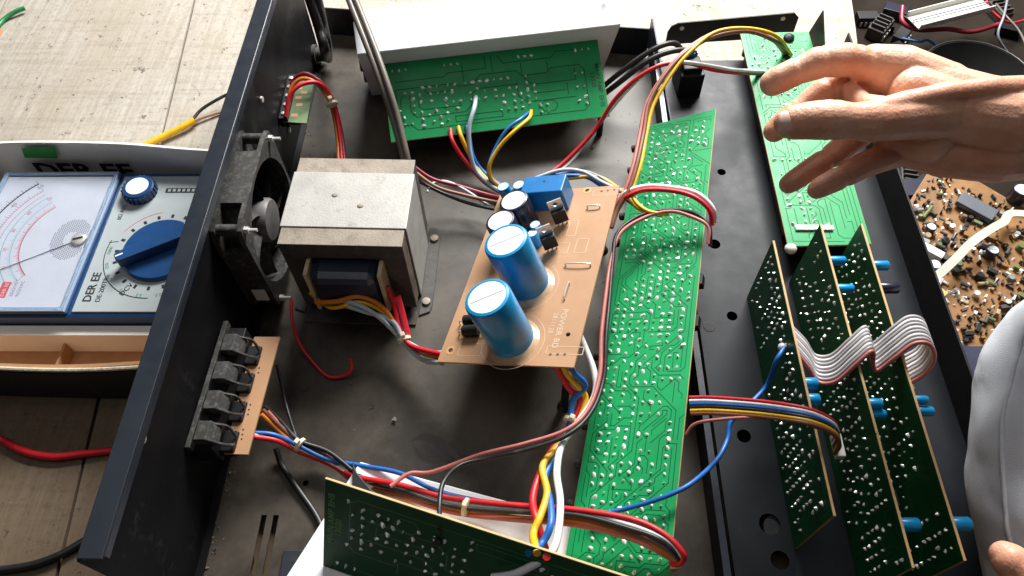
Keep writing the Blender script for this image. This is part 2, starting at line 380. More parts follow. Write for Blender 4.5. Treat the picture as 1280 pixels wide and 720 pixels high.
# ---------------------------------------------------------------- table, floor
def table():
    base = MB(); Z = -1.0
    bnd = [(-150, -.1), (-104, -.1), (-82, -.1), (-60, -.1), (-37.6, -.10), (-9.4, .03), (34.1, .148)]
    def X(i, y): a, b = bnd[i]; return a + b*(y-60)
    y0, y1 = -70, 118
    root = struct('table_top', MB().prism(AX, [(X(0,y0)+2,y0+1),(X(6,y0)-1.5,y0+1),(X(6,y1)-1.5,y1-1),(X(0,y1)+2,y1-1)], -6, -3.6), wood_mat('table_frame_wood', (.20,.15,.10), (.12,.08,.05), 9), (0,0,-3.6))
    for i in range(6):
        for half, (ya, yb) in enumerate(((y0, 33.0), (33.12, y1))):       # near boards split off here, coloured darker in place of light falloff
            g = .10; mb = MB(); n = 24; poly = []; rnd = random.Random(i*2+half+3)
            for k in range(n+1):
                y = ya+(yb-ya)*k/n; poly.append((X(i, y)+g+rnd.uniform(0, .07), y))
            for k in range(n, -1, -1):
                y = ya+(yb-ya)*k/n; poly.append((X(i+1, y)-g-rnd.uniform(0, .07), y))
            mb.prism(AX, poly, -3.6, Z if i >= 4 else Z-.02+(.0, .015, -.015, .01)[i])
            wm = wood_mat('plank_wood', (.44,.405,.35), (.21,.175,.135), i*1.7) if half else wood_mat('shaded_plank_wood', (.165,.120,.080), (.08,.055,.035), i*2.3+5)
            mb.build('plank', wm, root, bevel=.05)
table()
struct('floor', MB().box(AX, 20, 170, -60, 170, -15, -14), K['floor'], (60, 40, -14))

# ---------------------------------------------------------------- amplifier chassis
ch = thing('amplifier_chassis', 'open black steel amplifier chassis with tall rear wall and dusty floor', 'chassis', (-5, 36, -1))
slots = [(-18.95,-18.55,11.0,15.0), (-18.1,-17.7,11.0,15.0)]
plate(AX, -22.6, 12.6, 8.6, 64.0, -.15, 0, slots, [(-16.2,17.3,.22), (2.5,60.5,.25), (-19.2,8.95+1.2,.2)]).build('floor_pan', K['pan'], ch)
rp = MB(); rp.box(AX, -22.75, -22.6, 8.6, 64.2, -.55, 13.85); o = rp.build('rear_panel', K['rear'], ch)
MB().box(AX, -22.75, -21.45, 8.7, 64.2, 13.86, 14.0).build('top_flange', K['flange'], ch, bevel=.04)
MB().box(AX, -21.55, -21.42, 8.9, 64.0, 13.3, 13.855).build('flange_lip', K['flange'], ch)
MB().box(AX, -22.59, -22.05, 9, 63.8, .005, .12).build('floor_lip', K['black'], ch)
# far side wall: low flange, slightly skewed, and near side rolled lip
fs_ = frame(((-22.6, 67.0, 0), (.9934, -.1145, 0), (.1145, .9934, 0)))
MB().box(fs_, 0, 34.8, 0, .14, -.2, 3.3).build('side_panel', K['black'], ch)
MB().prism(AX, [(-22.6,64.0),(12.6,64.0),(12.2,63.3),(12.2,63.1),(-22.6,67.05)], -.14, -.01).build('floor_pan_end', K['pan'], ch)
MB().box(AX, -22.6, 12.6, 8.45, 8.6, -.2, .9).build('near_lip', K['black'], ch)
# front low wall with a fold
MB().box(AX, 12.15, 12.3, 8.6, 62.9, .0, 3.0).build('front_rail', K['black'], ch)
MB().box(AX, 12.0, 12.45, 8.6, 62.9, 3.0, 3.12).build('front_rail_fold', K['flange'], ch)
for x, y in ((-20, 12), (-20, 60), (10, 12), (10, 60)): MB().lathe((x, y, -1.0), (0,0,1), [(.8, 0), (.95, .3), (.95, .86)], 16).build('rubber_foot', K['plastic'], ch)
# L bracket beside the slots
b = MB(); b.box(AX, -16.9, -13.9, 9.4, 12.6, .004, .16); b.build('bracket', K['flange'], ch, bevel=.05)
MB().box(sub(AX, -15.6, 12.0, .165, 0), -.75, .75, -.22, .22, 0, .012).build('bracket_slot', K['ink'], ch)
# cable gland
gl = MB(); g0 = (-21.6,62.25,1.14); gl.lathe((-22.6, g0[1], g0[2]), (1,0,0), [(1.0,0),(1.0,.35),(.72,.36),(.72,1.1),(.5,1.4)], 18); gl.build('cable_gland', K['fan'], ch, smooth=True)
# wall screws
for y, z in ((16, 11.5), (29, 12.6), (47, 9), (50, 2.5), (27.5, 1.6)): MB().lathe((-22.6, y, z), (1,0,0), [(.28,0),(.26,.12),(.1,.16)], 10).build('screw', K['silver'], ch, smooth=True)
stn = mat('oily_stain', (.008,.007,.006), .3)
for pts, wd in (([(-9.0,20.47,0.0), (-8.08,20.85,0.0), (-6.86,20.49,0.0), (-5.75,19.63,0.0), (-5.0,18.79,0.0)], .33), ([(-8.74,20.23,0.0), (-8.08,19.37,0.0), (-6.86,18.77,0.0)], .16), ([(-8.03,20.23,0.0), (-6.98,19.62,0.0), (-5.72,19.02,0.0)], .22)):
    m_ = MB(); cc = crom([V(p) for p in pts], 6); k = len(cc); vs = []
    for i, p in enumerate(cc):
        d = (cc[min(i+1,k-1)]-cc[max(i-1,0)]).normalized(); nn = V((-d.y, d.x, 0))*wd*math.sin(math.pi*(i+.3)/(k-.4)); vs += [p-nn+V((0,0,.006)), p+nn+V((0,0,.006))]
    m_.add(vs, [(2*i, 2*i+1, 2*i+3, 2*i+2) for i in range(k-1)]).build('stain', stn, ch, fixn=False)
# dust crumbs on the pan
rnd = random.Random(4); db = MB()
def crumb(mb, p, r):
    vs = [V(p)+V((rnd.uniform(-r, r), rnd.uniform(-r, r), rnd.uniform(0, r*1.2))) for _ in range(4)]
    mb.add(vs, [(0,1,2),(0,2,3),(0,3,1),(1,3,2)])
for _ in range(240):
    x, y = rnd.uniform(-21.8, 11.5), rnd.uniform(10, 61); crumb(db, (x, y, 0), rnd.choice((.05,.07,.1)))
for _ in range(150):
    y = rnd.uniform(9.5, 31) if rnd.random() < .7 else rnd.uniform(42, 62); crumb(db, (-22.0+abs(rnd.gauss(0, .35)), y, .0), rnd.choice((.05,.07,.1,.14)))
for p in ((5.9,49.92,0.0), (4.59,49.41,0.0), (-12.14,23.47,0.0), (-10.36,22.17,0.0), (-14.08,25.14,0.0), (3.04,65.64,0.0)): crumb(db, p, .28)
d_ = db.build('dust', K['dustm'], ch, kind='stuff')

# ---------------------------------------------------------------- front panel, lying inner side up
fp = thing('front_panel', 'long black front panel lying face down beside the chassis', 'panel', (22, 36, -1))
pf = frame(((13.1, 9.0, 1.5), (1, 0, 0), (0.0, 1, 0)))
def plc(px): return (px[0]-13.1, px[1]-9.0)
circ = [plc(c)+(r,) for c, r in (((15.76,30.42,1.5),.42), ((15.32,37.45,1.5),.5), ((13.38,26.52,1.5),.4), ((15.88,14.24,1.5),.7), ((15.14,20.44,1.5),.5), ((13.48,18.65,1.5),.35), ((16.14,11.92,1.5),.6), ((17.03,45.47,1.5),.38))]
circ = [(u, v, r) for u, v, r in circ if r*1.3 < u < 17 and v > .9]
plate(pf, 0, 17.6, -.8, 51.4, -.18, 0, [], circ).build('panel_sheet', K['panel'], fp)
MB().lathe((13.88,29.47,1.5), (0,0,1), [(.48,0),(.48,.03),(.42,.032)], 20).build('punched_disc', K['black'], fp)
MB().box(pf, 17.45, 17.6, -.8, 51.4, .003, 3.2).build('long_flange', K['black'], fp)
MB().box(pf, 0, .14, -.8, 51.4, -.9, -.185).build('short_flange', K['black'], fp)
# far end plate with screw holes and clipped corner
ef = frame(((13.8, 63.3, 1.2), (.9965, .084, 0), (0, 0, 1)))
MB().prism(ef, [(0,0),(13.2,0),(13.2,2.3),(12.6,2.9),(1.0,2.55),(.3,2.2),(.0,1.5)], -.07, .07).build('end_plate', K['black'], fp)
for u, v in ((1.4,1.9), (11.6,2.3)): MB().lathe(at(ef, u, v, .06), tuple(ef[3]), [(.24,0),(.22,.05),(.08,.06)], 12).build('rivet', K['offw'], fp)
bp_ = [(27.9,63.53,0.8), (27.9,61.61,6.35), (27.9,58.03,4.47)]
MB().prism(frame(((27.9,0,0),(0,1,0),(0,0,1))), [(p[1],p[2]) for p in bp_], -.06, .06).build('corner_bracket', K['black'], fp)
MB().prism(frame(((12.95, 51.0, 1.45), (-.09, .996, 0), (0,0,1))), [(0,0),(11.8,0),(11.8,3.3),(11.2,3.6),(0,1.0)], -.07, .07).build('side_fin', K['flange'], fp)
for x, y in ((16.5, 14), (16.5, 56), (24, 30), (24.5, 56)): MB().lathe((x, y, -1.0), (0,0,1), [(1.0,0),(1.1,.3),(1.0,2.3)], 18).build('control_knob', K['plastic'], fp)
# mains switch block on the panel
sw = thing('mains_switch', 'black square mains switch block on the front panel with blue tip', 'switch', (15.34,55.51,1.5))
sF = frame(((14.06,55.07,1.5), (.995,.08,0), (-.08,.995,0)))
MB().box(sF, 0, 2.3, 0, 2.8, 0, 2.6).build('housing', K['plastic'], sw, bevel=.12)
MB().box(sF, .25, 2.05, .3, 2.0, 2.6, 3.2).build('cap', K['black'], sw, bevel=.1)
for u in (.5, 1.6): MB().box(sF, u, u+.3, 2.2, 2.35, 2.6, 3.5).build('terminal', K['silver'], sw)
MB().box(sF, .9, 1.6, 1.9, 2.6, 2.6, 3.6).build('contact_cover', K['bluer'], sw, bevel=.1)

# ---------------------------------------------------------------- cooling fan on the rear wall
fan = thing('cooling_fan', 'dusty grey square cooling fan bolted inside the rear wall', 'fan', (-21.4, 36.4, 1.3))
fF = frame(((-22.58, 36.4, 6.2), (0,1,0), (0,0,1)))      # normal +X
def ring_plate(mb, F, half, r, h0, h1, n=32):
    def sq(t):
        c, s_ = math.cos(t), math.sin(t); m = max(abs(c), abs(s_)); rr = half/m
        if rr > half*1.34: rr = half*1.34
        return (rr*c, rr*s_)
    for i in range(n):
        t0, t1 = 2*math.pi*i/n, 2*math.pi*(i+1)/n; a0, a1 = (r*math.cos(t0), r*math.sin(t0)), (r*math.cos(t1), r*math.sin(t1)); b0, b1 = sq(t0), sq(t1)
        for h in (h0, h1): mb.quad(at(F,*a0,h), at(F,*b0,h), at(F,*b1,h), at(F,*a1,h))
        mb.quad(at(F,*a0,h0), at(F,*a1,h0), at(F,*a1,h1), at(F,*a0,h1)); mb.quad(at(F,*b0,h0), at(F,*b1,h0), at(F,*b1,h1), at(F,*b0,h1))
fm = MB(); ring_plate(fm, fF, 5.15, 4.85, .02, .36, 48); ring_plate(fm, fF, 5.15, 4.85, 1.95, 2.3, 48)
def duct(mb, F, r0, r1, h0, h1, n=48):
    for i in range(n):
        t0, t1 = 2*math.pi*i/n, 2*math.pi*(i+1)/n
        for r in (r0, r1): mb.quad(*[at(F, r*math.cos(t), r*math.sin(t), h) for t, h in ((t0,h0),(t1,h0),(t1,h1),(t0,h1))])
duct(fm, fF, 4.85, 5.02, .36, 1.95)
for (a0,a1,c0,c1) in ((-2.5,2.5,4.6,5.12),(-2.5,2.5,-5.12,-4.6),(-5.12,-4.6,-2.5,2.5),(4.6,5.12,-2.5,2.5)): fm.box(fF, a0, a1, c0, c1, .36, 1.95)
fm.build('frame', K['fan'], fan, fixn=False, bevel=0)
for a in (1, -1):
    for c in (1, -1):
        MB().cyl(at(fF, a*4.45, c*4.45, .36), at(fF, a*4.45, c*4.45, 1.95), .42, n=10).build('corner_post', K['fan'], fan, smooth=True)
        MB().cyl(at(fF, a*4.45, c*4.45, 2.3), at(fF, a*4.45, c*4.45, 2.62), .28, n=6).build('nut', K['silver'], fan)
        MB().cyl(at(fF, a*4.45, c*4.45, 2.62), at(fF, a*4.45, c*4.45, 3.2), .13, n=8).build('bolt', K['silver'], fan)
MB().lathe(at(fF, 0, 0, .4), (1,0,0), [(1.75,0),(1.75,1.5),(1.6,1.75),(.3,1.8)], 28).build('hub', K['hub'], fan, smooth=True)
for k in range(7):
    t = 2*math.pi*k/7; bl = MB(); rows = []
    for j in range(6):
        r = 1.6+3.0*j/5; wd = .55+.10*j; c0 = t+.09*j
        for q, hh in ((-1, .55), (0, 1.15), (1, 1.75)): rows.append(at(fF, r*math.cos(c0+q*wd/r*.75), r*math.sin(c0+q*wd/r*.75), hh))
    vs = rows+[p+V((.06,0,0)) for p in rows]; n = len(rows); fs = []
    for j in range(5):
        for q in range(2):
            a = j*3+q; fs += [(a, a+1, a+4, a+3), (n+a+3, n+a+4, n+a+1, n+a)]
    bl.add(vs, fs); bl.build('blade', K['fan'], fan, smooth=True)
for k in range(3):
    t = 2*math.pi*k/3+.5; MB().tube([at(fF, 0,0,.22), at(fF, 5.0*math.cos(t), 5.0*math.sin(t), .2)], .16, 6, smooth=False).build('spoke', K['fan'], fan)
lf = frame(((-21.75, 31.21, 2.6), (1,0,0), (0,0,1)))
MB().box(lf, 0, 1.05, 0, 1.5, .02, .05).build('sticker', K['white'], fan)

# ---------------------------------------------------------------- transformer
tr = thing('power_transformer', 'grey steel power transformer with pale strap beside the fan', 'transformer', (-13.7, 36, 0))
tF = frame(((-13.75, 36.0, 0), (.9995,-.03,0), (.03,.9995,0)))
cm = MB(); hw, hd = 4.55, 4.2
# laminated core as legs and yokes with two windows
for (u0,u1,h0,h1) in ((-hw,hw,7.35,9.0), (-hw,hw,.75,2.3), (-hw,-2.95,2.3,7.35), (2.95,hw,2.3,7.35)): cm.box(tF, u0, u1, -hd, hd, h0, h1)
cm.build('core', K['coredark'], tr, bevel=.04)
MB().box(tF, -hw-.01, hw+.01, -hd-.01, -2.66, 8.985, 9.05).build('core_edge', K['core'], tr, bevel=.03)
MB().box(tF, -hw-.01, hw+.01, 2.7, hd+.01, 8.985, 9.05).build('core_edge', K['core'], tr, bevel=.03)
for k in range(13):      # lamination lines on the dark side faces
    v = -hd+.12+k*.1
    for s_ in (1,): MB().box(tF, hw+.002, hw+.02, v, v+.045, .8, 8.9).build('lamination', K['core'], tr)
st = MB(); st.box(tF, -hw-.14, hw+.14, -2.65, 2.69, 9.0, 9.14); st.box(tF, hw+.02, hw+.14, -2.65, 2.69, .0, 9.0); st.box(tF, -hw-.14, -hw-.02, -2.65, 2.69, .0, 9.0)
st.build('strap', K['strap'], tr, bevel=.05)
MB().prism(tF, [(hw+.15,-4.6),(hw+1.0,-4.2),(hw+1.15,-3.6),(hw+1.15,3.9),(hw+.8,4.4),(hw+.15,4.4)], 0, .16).build('mounting_foot', K['coredark'], tr, bevel=.03)
MB().prism(tF, [(-hw-1.1,-4.2),(-hw-.15,-4.6),(-hw-.15,4.4),(-hw-1.1,3.9)], 0, .16).build('mounting_foot', K['coredark'], tr, bevel=.03)
MB().box(tF, -hw, hw, -5.5, -4.3, 0, .2).build('base_tab', K['coredark'], tr)
for v in (-3.3, 3.2): MB().lathe(at(tF, hw+.65, v, .16), (0,0,1), [(.36,0),(.34,.2),(.15,.24)], 10).build('screw', K['core'], tr, smooth=True)
MB().box(tF, -2.55, 2.55, -5.9, 5.9, 2.4, 7.1).build('coil', K['coil'], tr, bevel=.7)
for s_ in (1, -1):
    MB().box(tF, s_*2.75-.16, s_*2.75+.16, -5.6, 5.6, 2.35, 7.2).build('bobbin_flange', K['bobbin'], tr, bevel=.05)
for (u,v) in ((-1.1,.4),(1.0,-.6)):
    MB().ball(at(tF, u, v, 9.14), .28, 8, 6, (1,.8,.25)).build('dust_spot', K['core'], tr, smooth=True)
MB().tube([(-10.48,30.68,4.0), (-10.16,29.7,3.0), (-9.74,28.28,2.0)], .42, 10).build('heatshrink_sleeve', W['red'], tr, smooth=True)

# ---------------------------------------------------------------- upper amplifier module
AMP = frame(((-12.73,47.85,3.0),(0.9873,0.159,0.0),(-0.143,0.8874,0.4382))); AW, AH = 20.25, 7.5
def amp_pads(seed):
    p = []
    for u0 in (.9, 5.7, 12.6, 18.0): p += [(u0, 6.7), (u0+.62, 6.7), (u0+1.24, 6.7)]
    return p
def amp_lines():
    L = []
    c = [(1.0,2.6),(1.0,4.5),(6.5,4.5),(6.9,4.2),(8.1,4.2),(9.0,5.0),(12.3,5.0),(12.9,4.5),(15.2,4.5),(15.7,4.9),(18.4,4.9),(18.8,4.5),(18.8,1.2),(18.3,.8),(2.6,.8),(2.1,1.3),(1.5,1.3)]
    L.append(c)
    L += [[(2.2,3.9),(2.2,2.4),(2.7,1.9),(7.2,1.9),(8.0,2.6),(8.0,3.4),(8.5,3.8),(12.4,3.8)], [(3.0,3.5),(3.0,2.8),(3.3,2.5),(6.9,2.5)], [(1.6,3.9),(1.3,3.5),(1.3,1.7),(1.8,1.2)],
          [(12.3,3.9),(12.3,2.7),(13.1,2.1),(17.6,2.1)], [(13.0,4.3),(13.8,3.6),(17.9,3.6),(17.9,4.6)], [(13.2,3.5),(14.0,2.8),(16.8,2.8)], [(10.2,6.6),(10.2,5.2)], [(10.8,6.5),(11.3,5.8),(15.8,5.8),(16.4,6.3),(18.2,6.3)],
          [(1.0,5.2),(5.6,5.2),(6.0,5.5),(9.6,5.5),(9.6,6.6)], [(14.6,1.1),(15.5,1.1),(15.8,1.4),(15.8,1.7),(15.5,2.0),(14.6,2.0),(14.3,1.7),(14.3,1.4),(14.6,1.1)],
          [(6.2,1.1),(10.6,1.1),(10.6,1.6),(6.2,1.6),(6.2,1.1)], [(7.4,6.0),(7.4,4.6)], [(12.9,5.6),(12.9,4.6)], [(15.4,5.5),(15.4,4.7)], [(3.6,4.3),(3.9,3.9),(6.4,3.9)], [(17.0,3.4),(17.0,2.4)]]
    return [[(u*.985, v*1.08) for u, v in p] for p in L]
def amp_board(root, F, flip, seed, mask, trc, silk):
    G = F if not flip else (at(F, AW, AH), -F[1], -F[2], F[3])
    pads = pad_rows(AW, 5.9, .33, 80, seed, margin=1.0, keep=[(18.8,20.5,0,7)])
    pads = [(u, v) for u, v in pads if v > .5][:150]
    green_board(root, G, AW, AH, seed, 0, 0, mask, trc, pads=pads, extra=amp_pads(seed), lines=amp_lines(), lw=.08, srad=.135 if not flip else .115, stall=.15)
    MB().add(*(lambda m: (m.v, m.f))(text_mb('MAIN AMP BHB', G, 19.55, 5.2, .62, -math.pi/2, .016, .01))).build('lettering', silk, root, fixn=False)
    text_mb('13020', G, 19.05, 4.4, .6, -math.pi/2, .016, .01).build('lettering', silk, root, fixn=False)
    return G
am = thing('amplifier_module', 'green amplifier board on a bright aluminium heatsink behind the transformer', 'amplifier module', (-3, 52, 0), 'amplifier modules')
MB().box(AMP, -1.84, 22.0, 7.52, 10.6, -7.0, 2.5).build('heatsink', K['alu'], am, bevel=.06)
for k in range(7): MB().box(AMP, -1.84, 22.0, 10.6, 12.2, -6.6+k*1.3, -6.35+k*1.3).build('fin', K['alu'], am)
MB().lathe(at(AMP, 20.7, 9.4, 2.5), tuple(AMP[3]), [(.3,0),(.3,.012),(.22,.013),(.22,.0)], 18).build('screw_hole', K['alug'], am)
GA = amp_board(am, AMP, False, 31, K['mask'], K['trace'], K['silkk'])
for u in (1.7, 6.9, 14.8, 19.2): MB().box(AMP, u-.7, u+.7, 7.0, 7.5, -2.6, -.4).build('transistor', K['plastic'], am, bevel=.05)
for u in (.6, 19.6): p = at(AMP, u, .7, -.17); MB().cyl((p.x, p.y, 0), p, .3, n=10).build('leg', K['plastic'], am)
MB().box(AMP, -2.2, -1.83, 8.2, 9.2, -5.2, -4.4).build('clip', K['plastic'], am); MB().box(AMP, -2.2, -1.83, 8.2, 9.0, -2.6, -2.0).build('clip', K['plastic'], am)

# lower amplifier module: heatsink flat, board propped on it the other way up
LOW = frame(((-13.5,11.1,2.3),(0.9552,-0.2961,0.0),(0.1465,0.4727,0.8689))); SL = frame(((-11.96,18.12,2.2),(0.9677,-0.2522,0.0),(0.2522,0.9677,0.0)))
lm = thing('amplifier_module', 'green amplifier board, tan top edge, propped over a white flat heatsink beside vent slots', 'amplifier module', (-6, 12, 0), 'amplifier modules')
MB().prism(SL, [(0,0),(18.2,.0),(17.2,-14),(-2.9,-14)], -2.2, 0).build('heatsink', K['alu'], lm, bevel=.08)
amp_board(lm, (LOW[0]+V((.05,0,.0)), LOW[1], LOW[2], LOW[3]), True, 57, K['mask_shade'], K['trace2'], K['silkg'])
for u in (1.2, 6.9, 12, 18): MB().box(LOW, u-.7, u+.7, .2, 2.6, -.55, -.2).build('transistor', K['plastic'], lm, bevel=.05)
MB().box(LOW, 7.2, 7.7, 5.3, 5.8, .01, .12).build('chip', K['plastic'], lm)
MB().prism(SL, [(-.35,-.25),(.2,-.9),(3.6,-3.0),(3.6,-3.4),(.4,-2.2)], .01, .5).build('dark_wedge', K['plastic'], lm, bevel=.05)  # flat dark wedge on the far left corner of the heatsink

# ---------------------------------------------------------------- power supply board
PW = frame(((-6.7,24.5,5.0),(0.9154,-0.2149,0.3403),(0.2451,0.9683,-0.0478)))
pb = thing('power_supply_board', 'tan power supply board with two big blue capacitors in the chassis middle', 'circuit board', (0, 31, 0))
plate(PW, 0, 10.33, 0, 16.8, -.17, 0, [], [(.75,1.0,.17), ((9.33,2.59)[0], (9.33,2.59)[1], .17), (.8,15.9,.17), ((7.73,16.46)[0], (7.73,16.46)[1], .17)]).build('board', K['powerpcb'], pb)
for u, v in ((.75,1.0), (7.73,16.46)):
    q = MB()
    for i in range(20):
        t0, t1 = 2*math.pi*i/20, 2*math.pi*(i+1)/20; q.quad(*[at(PW, u+r*math.cos(t), v+r*math.sin(t), .012) for r, t in ((.2,t0),(.36,t0),(.36,t1),(.2,t1))])
    q.build('screw_ring', K['pcb'], pb, fixn=False)
def can(root, F, u, v, r, h, body, top, name='capacitor', glue=True, n=28):
    nn = tuple(F[3]); o = MB().lathe(at(F,u,v,0), nn, [(r*.93,0),(r,.08*r),(r,.10*h),(r*.965,.13*h),(r,.16*h),(r,h-.14*r),(r*.95,h-.03*r),(r*.84,h),(r*.82,h-.035*r),(.01,h-.035*r)], n).build(name, body, root, smooth=True, angle=50)
    MB().lathe(at(F,u,v,h-.034*r), nn, [(r*.815,0),(r*.815,.02*r),(.01,.021*r)], n).build('top_disc', top, o)
    lm_ = MB()
    line2(lm_, sub(F,u,v,h-.01*r,.5), [(-r*.7,0),(r*.7,0)], .03*r+.02, .004)
    lm_.build('vent_score', K['grey_ink'] if r > .8 else K['ink'], o, fixn=False)
    if glue: MB().lathe(at(F,u,v,0), nn, [(r*1.22,0),(r*1.12,.10),(r*1.0,.26)], n).build('glue', K['glue'], o, smooth=True)
    return o
for px in ((5.38,1.95), (5.27,6.86)): can(pb, PW, px[0], px[1], 1.62, 5.0, K['blue'], K['cwhite'])
for px in ((2.71,11.03), (3.23,13.11)): can(pb, PW, px[0], px[1], 1.18, 2.7, K['cdark'], K['cwhite'], glue=False)
for px, r, h in (((4.93,10.85),.40,1.35), ((5.0,11.59),.42,1.5), ((0.95,16.13),.52,1.4), ((2.31,16.2),.52,1.4)): can(pb, PW, px[0], px[1], r, h, K['blue'], K['cwhite'], glue=False, n=18)
a = (3.27,14.51)
rl = MB().box(PW, a[0]-.1, a[0]+3.4, a[1]-.1, a[1]+1.75, 0, 2.1).build('relay', K['bluer'], pb, bevel=.08)
MB().lathe(at(PW, a[0]+1.7, a[1]+1.1, 2.1), tuple(PW[3]), [(.1,0),(.1,.02),(.01,.02)], 10).build('vent_pip', K['ink'], rl)
for px in ((6.31,10.31), (6.53,12.92)):
    G = sub(PW, px[0], px[1], 0, .45); q = MB().box(G, -.55, .55, -.22, .22, .35, 1.45).build('regulator', K['plastic'], pb, bevel=.04)
    plate((at(G,0,.23,0), G[1], G[3], -G[2]), -.55, .55, .4, 2.35, -.09, 0, [], [(0, 1.95, .2)]).build('metal_tab', K['silver'], q)
    for k in (-.35, 0, .35): MB().box(G, k-.06, k+.06, -.06, .06, 0, .36).build('pin', K['silver'], q)
for px, rot in (((2.05,2.48), .1), ((1.82,3.4), .15)):
    G = sub(PW, px[0], px[1], .4, rot); d = MB().lathe(at(G,-.6,0), tuple(G[1]), [(.36,0),(.42,.06),(.42,1.14),(.36,1.2)], 16).build('diode', K['plastic'], pb, smooth=True)
    MB().tube([at(G,-1.05,0,-.38), at(G,-.95,0,0), at(G,-.6,0,0)], .06, 6).build('lead', K['silver'], d); MB().tube([at(G,1.05,0,-.38), at(G,.95,0,0), at(G,.6,0,0)], .06, 6).build('lead', K['silver'], d)
for a, b_ in (((7.78,8.7), (9.64,8.66)), ((8.39,5.6), (8.43,6.97)), ((8.21,14.5), (9.18,14.52))):
    p0, p1 = V(at(PW,*a)), V(at(PW,*b_)); m = PW[3]
    MB().tube([p0, p0+m*.22, p0.lerp(p1,.5)+m*.28, p1+m*.22, p1], .055, 6).build('jumper_wire', K['silver'], pb, smooth=True)
sk = MB()
def ovl(c, a, b_, rot, F=PW, n=20):
    G = sub(F, c[0], c[1], 0, rot); line2(sk, G, [(a*math.cos(2*math.pi*i/n), b_*math.sin(2*math.pi*i/n)) for i in range(n)], .045, .012, True)
ovl((8.61,14.48), .62, .22, 0); ovl((5.38,1.95), 2.35, 2.35, 0, n=40); ovl((5.27,6.86), 2.3, 2.3, 0, n=40)
for c, a, b_ in (((8.54,10.62), .45, .7), ((7.05,10.44), .5, .5), ((7.43,12.45), .35, .8), ((2.31,1.11), .9, .5), ((9.4,1.29), 1.3, .3), ((9.51,16.13), 1.2, .3)):
    line2(sk, PW, [(c[0]-a,c[1]-b_),(c[0]+a,c[1]-b_),(c[0]+a,c[1]+b_),(c[0]-a,c[1]+b_)], .05, .012, True)
sk.build('silkscreen_outline', K['silk'], pb, fixn=False)
text_mb('POWER BD', PW, *(8.47,4.75), .60, -math.pi/2-.02, .014, .012, 1.1).build('lettering', K['silk'], pb, fixn=False)
text_mb('281112B', PW, *(7.89,4.4), .50, -math.pi/2-.02, .014, .008).build('lettering', K['silk'], pb, fixn=False)
hm = MB()
for px in ((8.45,0.93), (8.97,0.95), (9.47,0.97), (8.96,16.27), (9.47,16.31), (9.98,16.35)): hm.lathe(at(PW,px[0],px[1],.001), tuple(PW[3]), [(.1,0),(.1,.012),(.01,.012)], 8)
hm.build('solder_hole', K['copper'], pb, kind='stuff')
for u, v in ((2.4,3.4), (9.7,1.0), (.8,15.9), (9.6,16.0)):
    p = at(PW,u,v,-.17); MB().lathe((p.x, p.y, 0), (0,0,1), [(.55,0),(.5,.15),(.3,.3),(.26,p.z+.02)], 12).build('standoff', K['plastic'], pb, smooth=True)
MB().box(PW, 2.2, 8.6, 3, 13, -2.2, -.9).build('underside_heatsink', K['black'], pb)
MB().box(PW, 4.8, 5.6, 6, 9, -.9, -.17).build('underside_post', K['black'], pb)

# ---------------------------------------------------------------- main control board (long, green, tilted)
MN = frame(((2.1,11.5,3.0),(0.8931,-0.1833,0.4108),(0.2011,0.9796,0.0)))
mb_ = thing('control_board', 'long green control board, solder side up, tilted against the chassis rail', 'circuit board', (8, 32, 0))
MNo = (at(MN, 0, -3.2), MN[1], MN[2], MN[3]); MH = 42.0
green_board(mb_, MNo, 6.82, MH, 12, 460, 1500, K['mask'], K['trace'], pitch=.30, poly=[(0,0),(6.82,0),(6.82,MH+.72),(0,MH)], lw=.055, srad=.125, stall=.13, along=.85)
for v in (7.0, 9.9, 12.8, 18.5, 24.0, 29.3, 32.2, 37.5, 40.2):
    p = MB().box(MNo, .2, 1.9, v-.85, v+.85, -1.35, -.18).build('potentiometer', K['plastic'], mb_, bevel=.05)
    MB().cyl(at(MNo, .25, v, -.75), at(MNo, -.75, v, -.75), .33, n=14).build('shaft', K['fan'], p, smooth=True)
for v in (3, 12, 22, 33, 40): q = at(MNo, 5.6, v, -.18); MB().cyl((q.x,q.y,0), q, .3, n=10).build('support_post', K['plastic'], mb_)
for v in (5, 16, 27, 38): q = at(MNo, 1.0, v, -1.3); MB().cyl((q.x,q.y,0), q, .4, n=10).build('support_post', K['plastic'], mb_)
for v in (20.9, 24.6): MB().box(MNo, 6.6, 7.0, v-.5, v+.5, -.9, -.18).build('connector', K['plastic'], mb_, bevel=.04)

# board at the far end of the panel, under the hand
RB = frame(((20.54,35.72,3.5),(1.0,-0.0079,0.0),(0.0079,1.0,0.0)))
rb = thing('control_board', 'pale lit green board on the far end of the front panel under the hand', 'circuit board', (24, 48, 1.5))
green_board(rb, RB, 6.72, 26.4, 77, 90, 300, K['mask'], K['trace'], pitch=.34, poly=[(0,0),(6.66,.25),(6.76,26.5),(0,26.3)], lw=.06, srad=.14)
MB().box(RB, .9, 3.9, 1.6, 2.0, .0, .22).build('pin_header', K['solder'], rb)
MB().lathe(at(RB, 4.6, 25.4), (0,0,1), [(.55,0),(.5,.3),(.25,.5)], 12).build('jack_nut', K['plastic'], rb, smooth=True)
for u, v in ((.8, 1), (5.9, 1), (.8, 25.4), (5.9, 25.4)): MB().cyl(at(RB,u,v,-2.0), at(RB,u,v,-.17), .35, n=10).build('standoff', K['plastic'], rb)
MB().box(RB, .3, 6.3, 2, 24, -1.5, -.3).build('component_bank', K['plastic'], rb)
MB().ball(tuple(at(RB, .25, -.1, -.2)), .5, 10, 7, (1,1,.8)).build('glue_blob', K['offw'], rb, smooth=True)

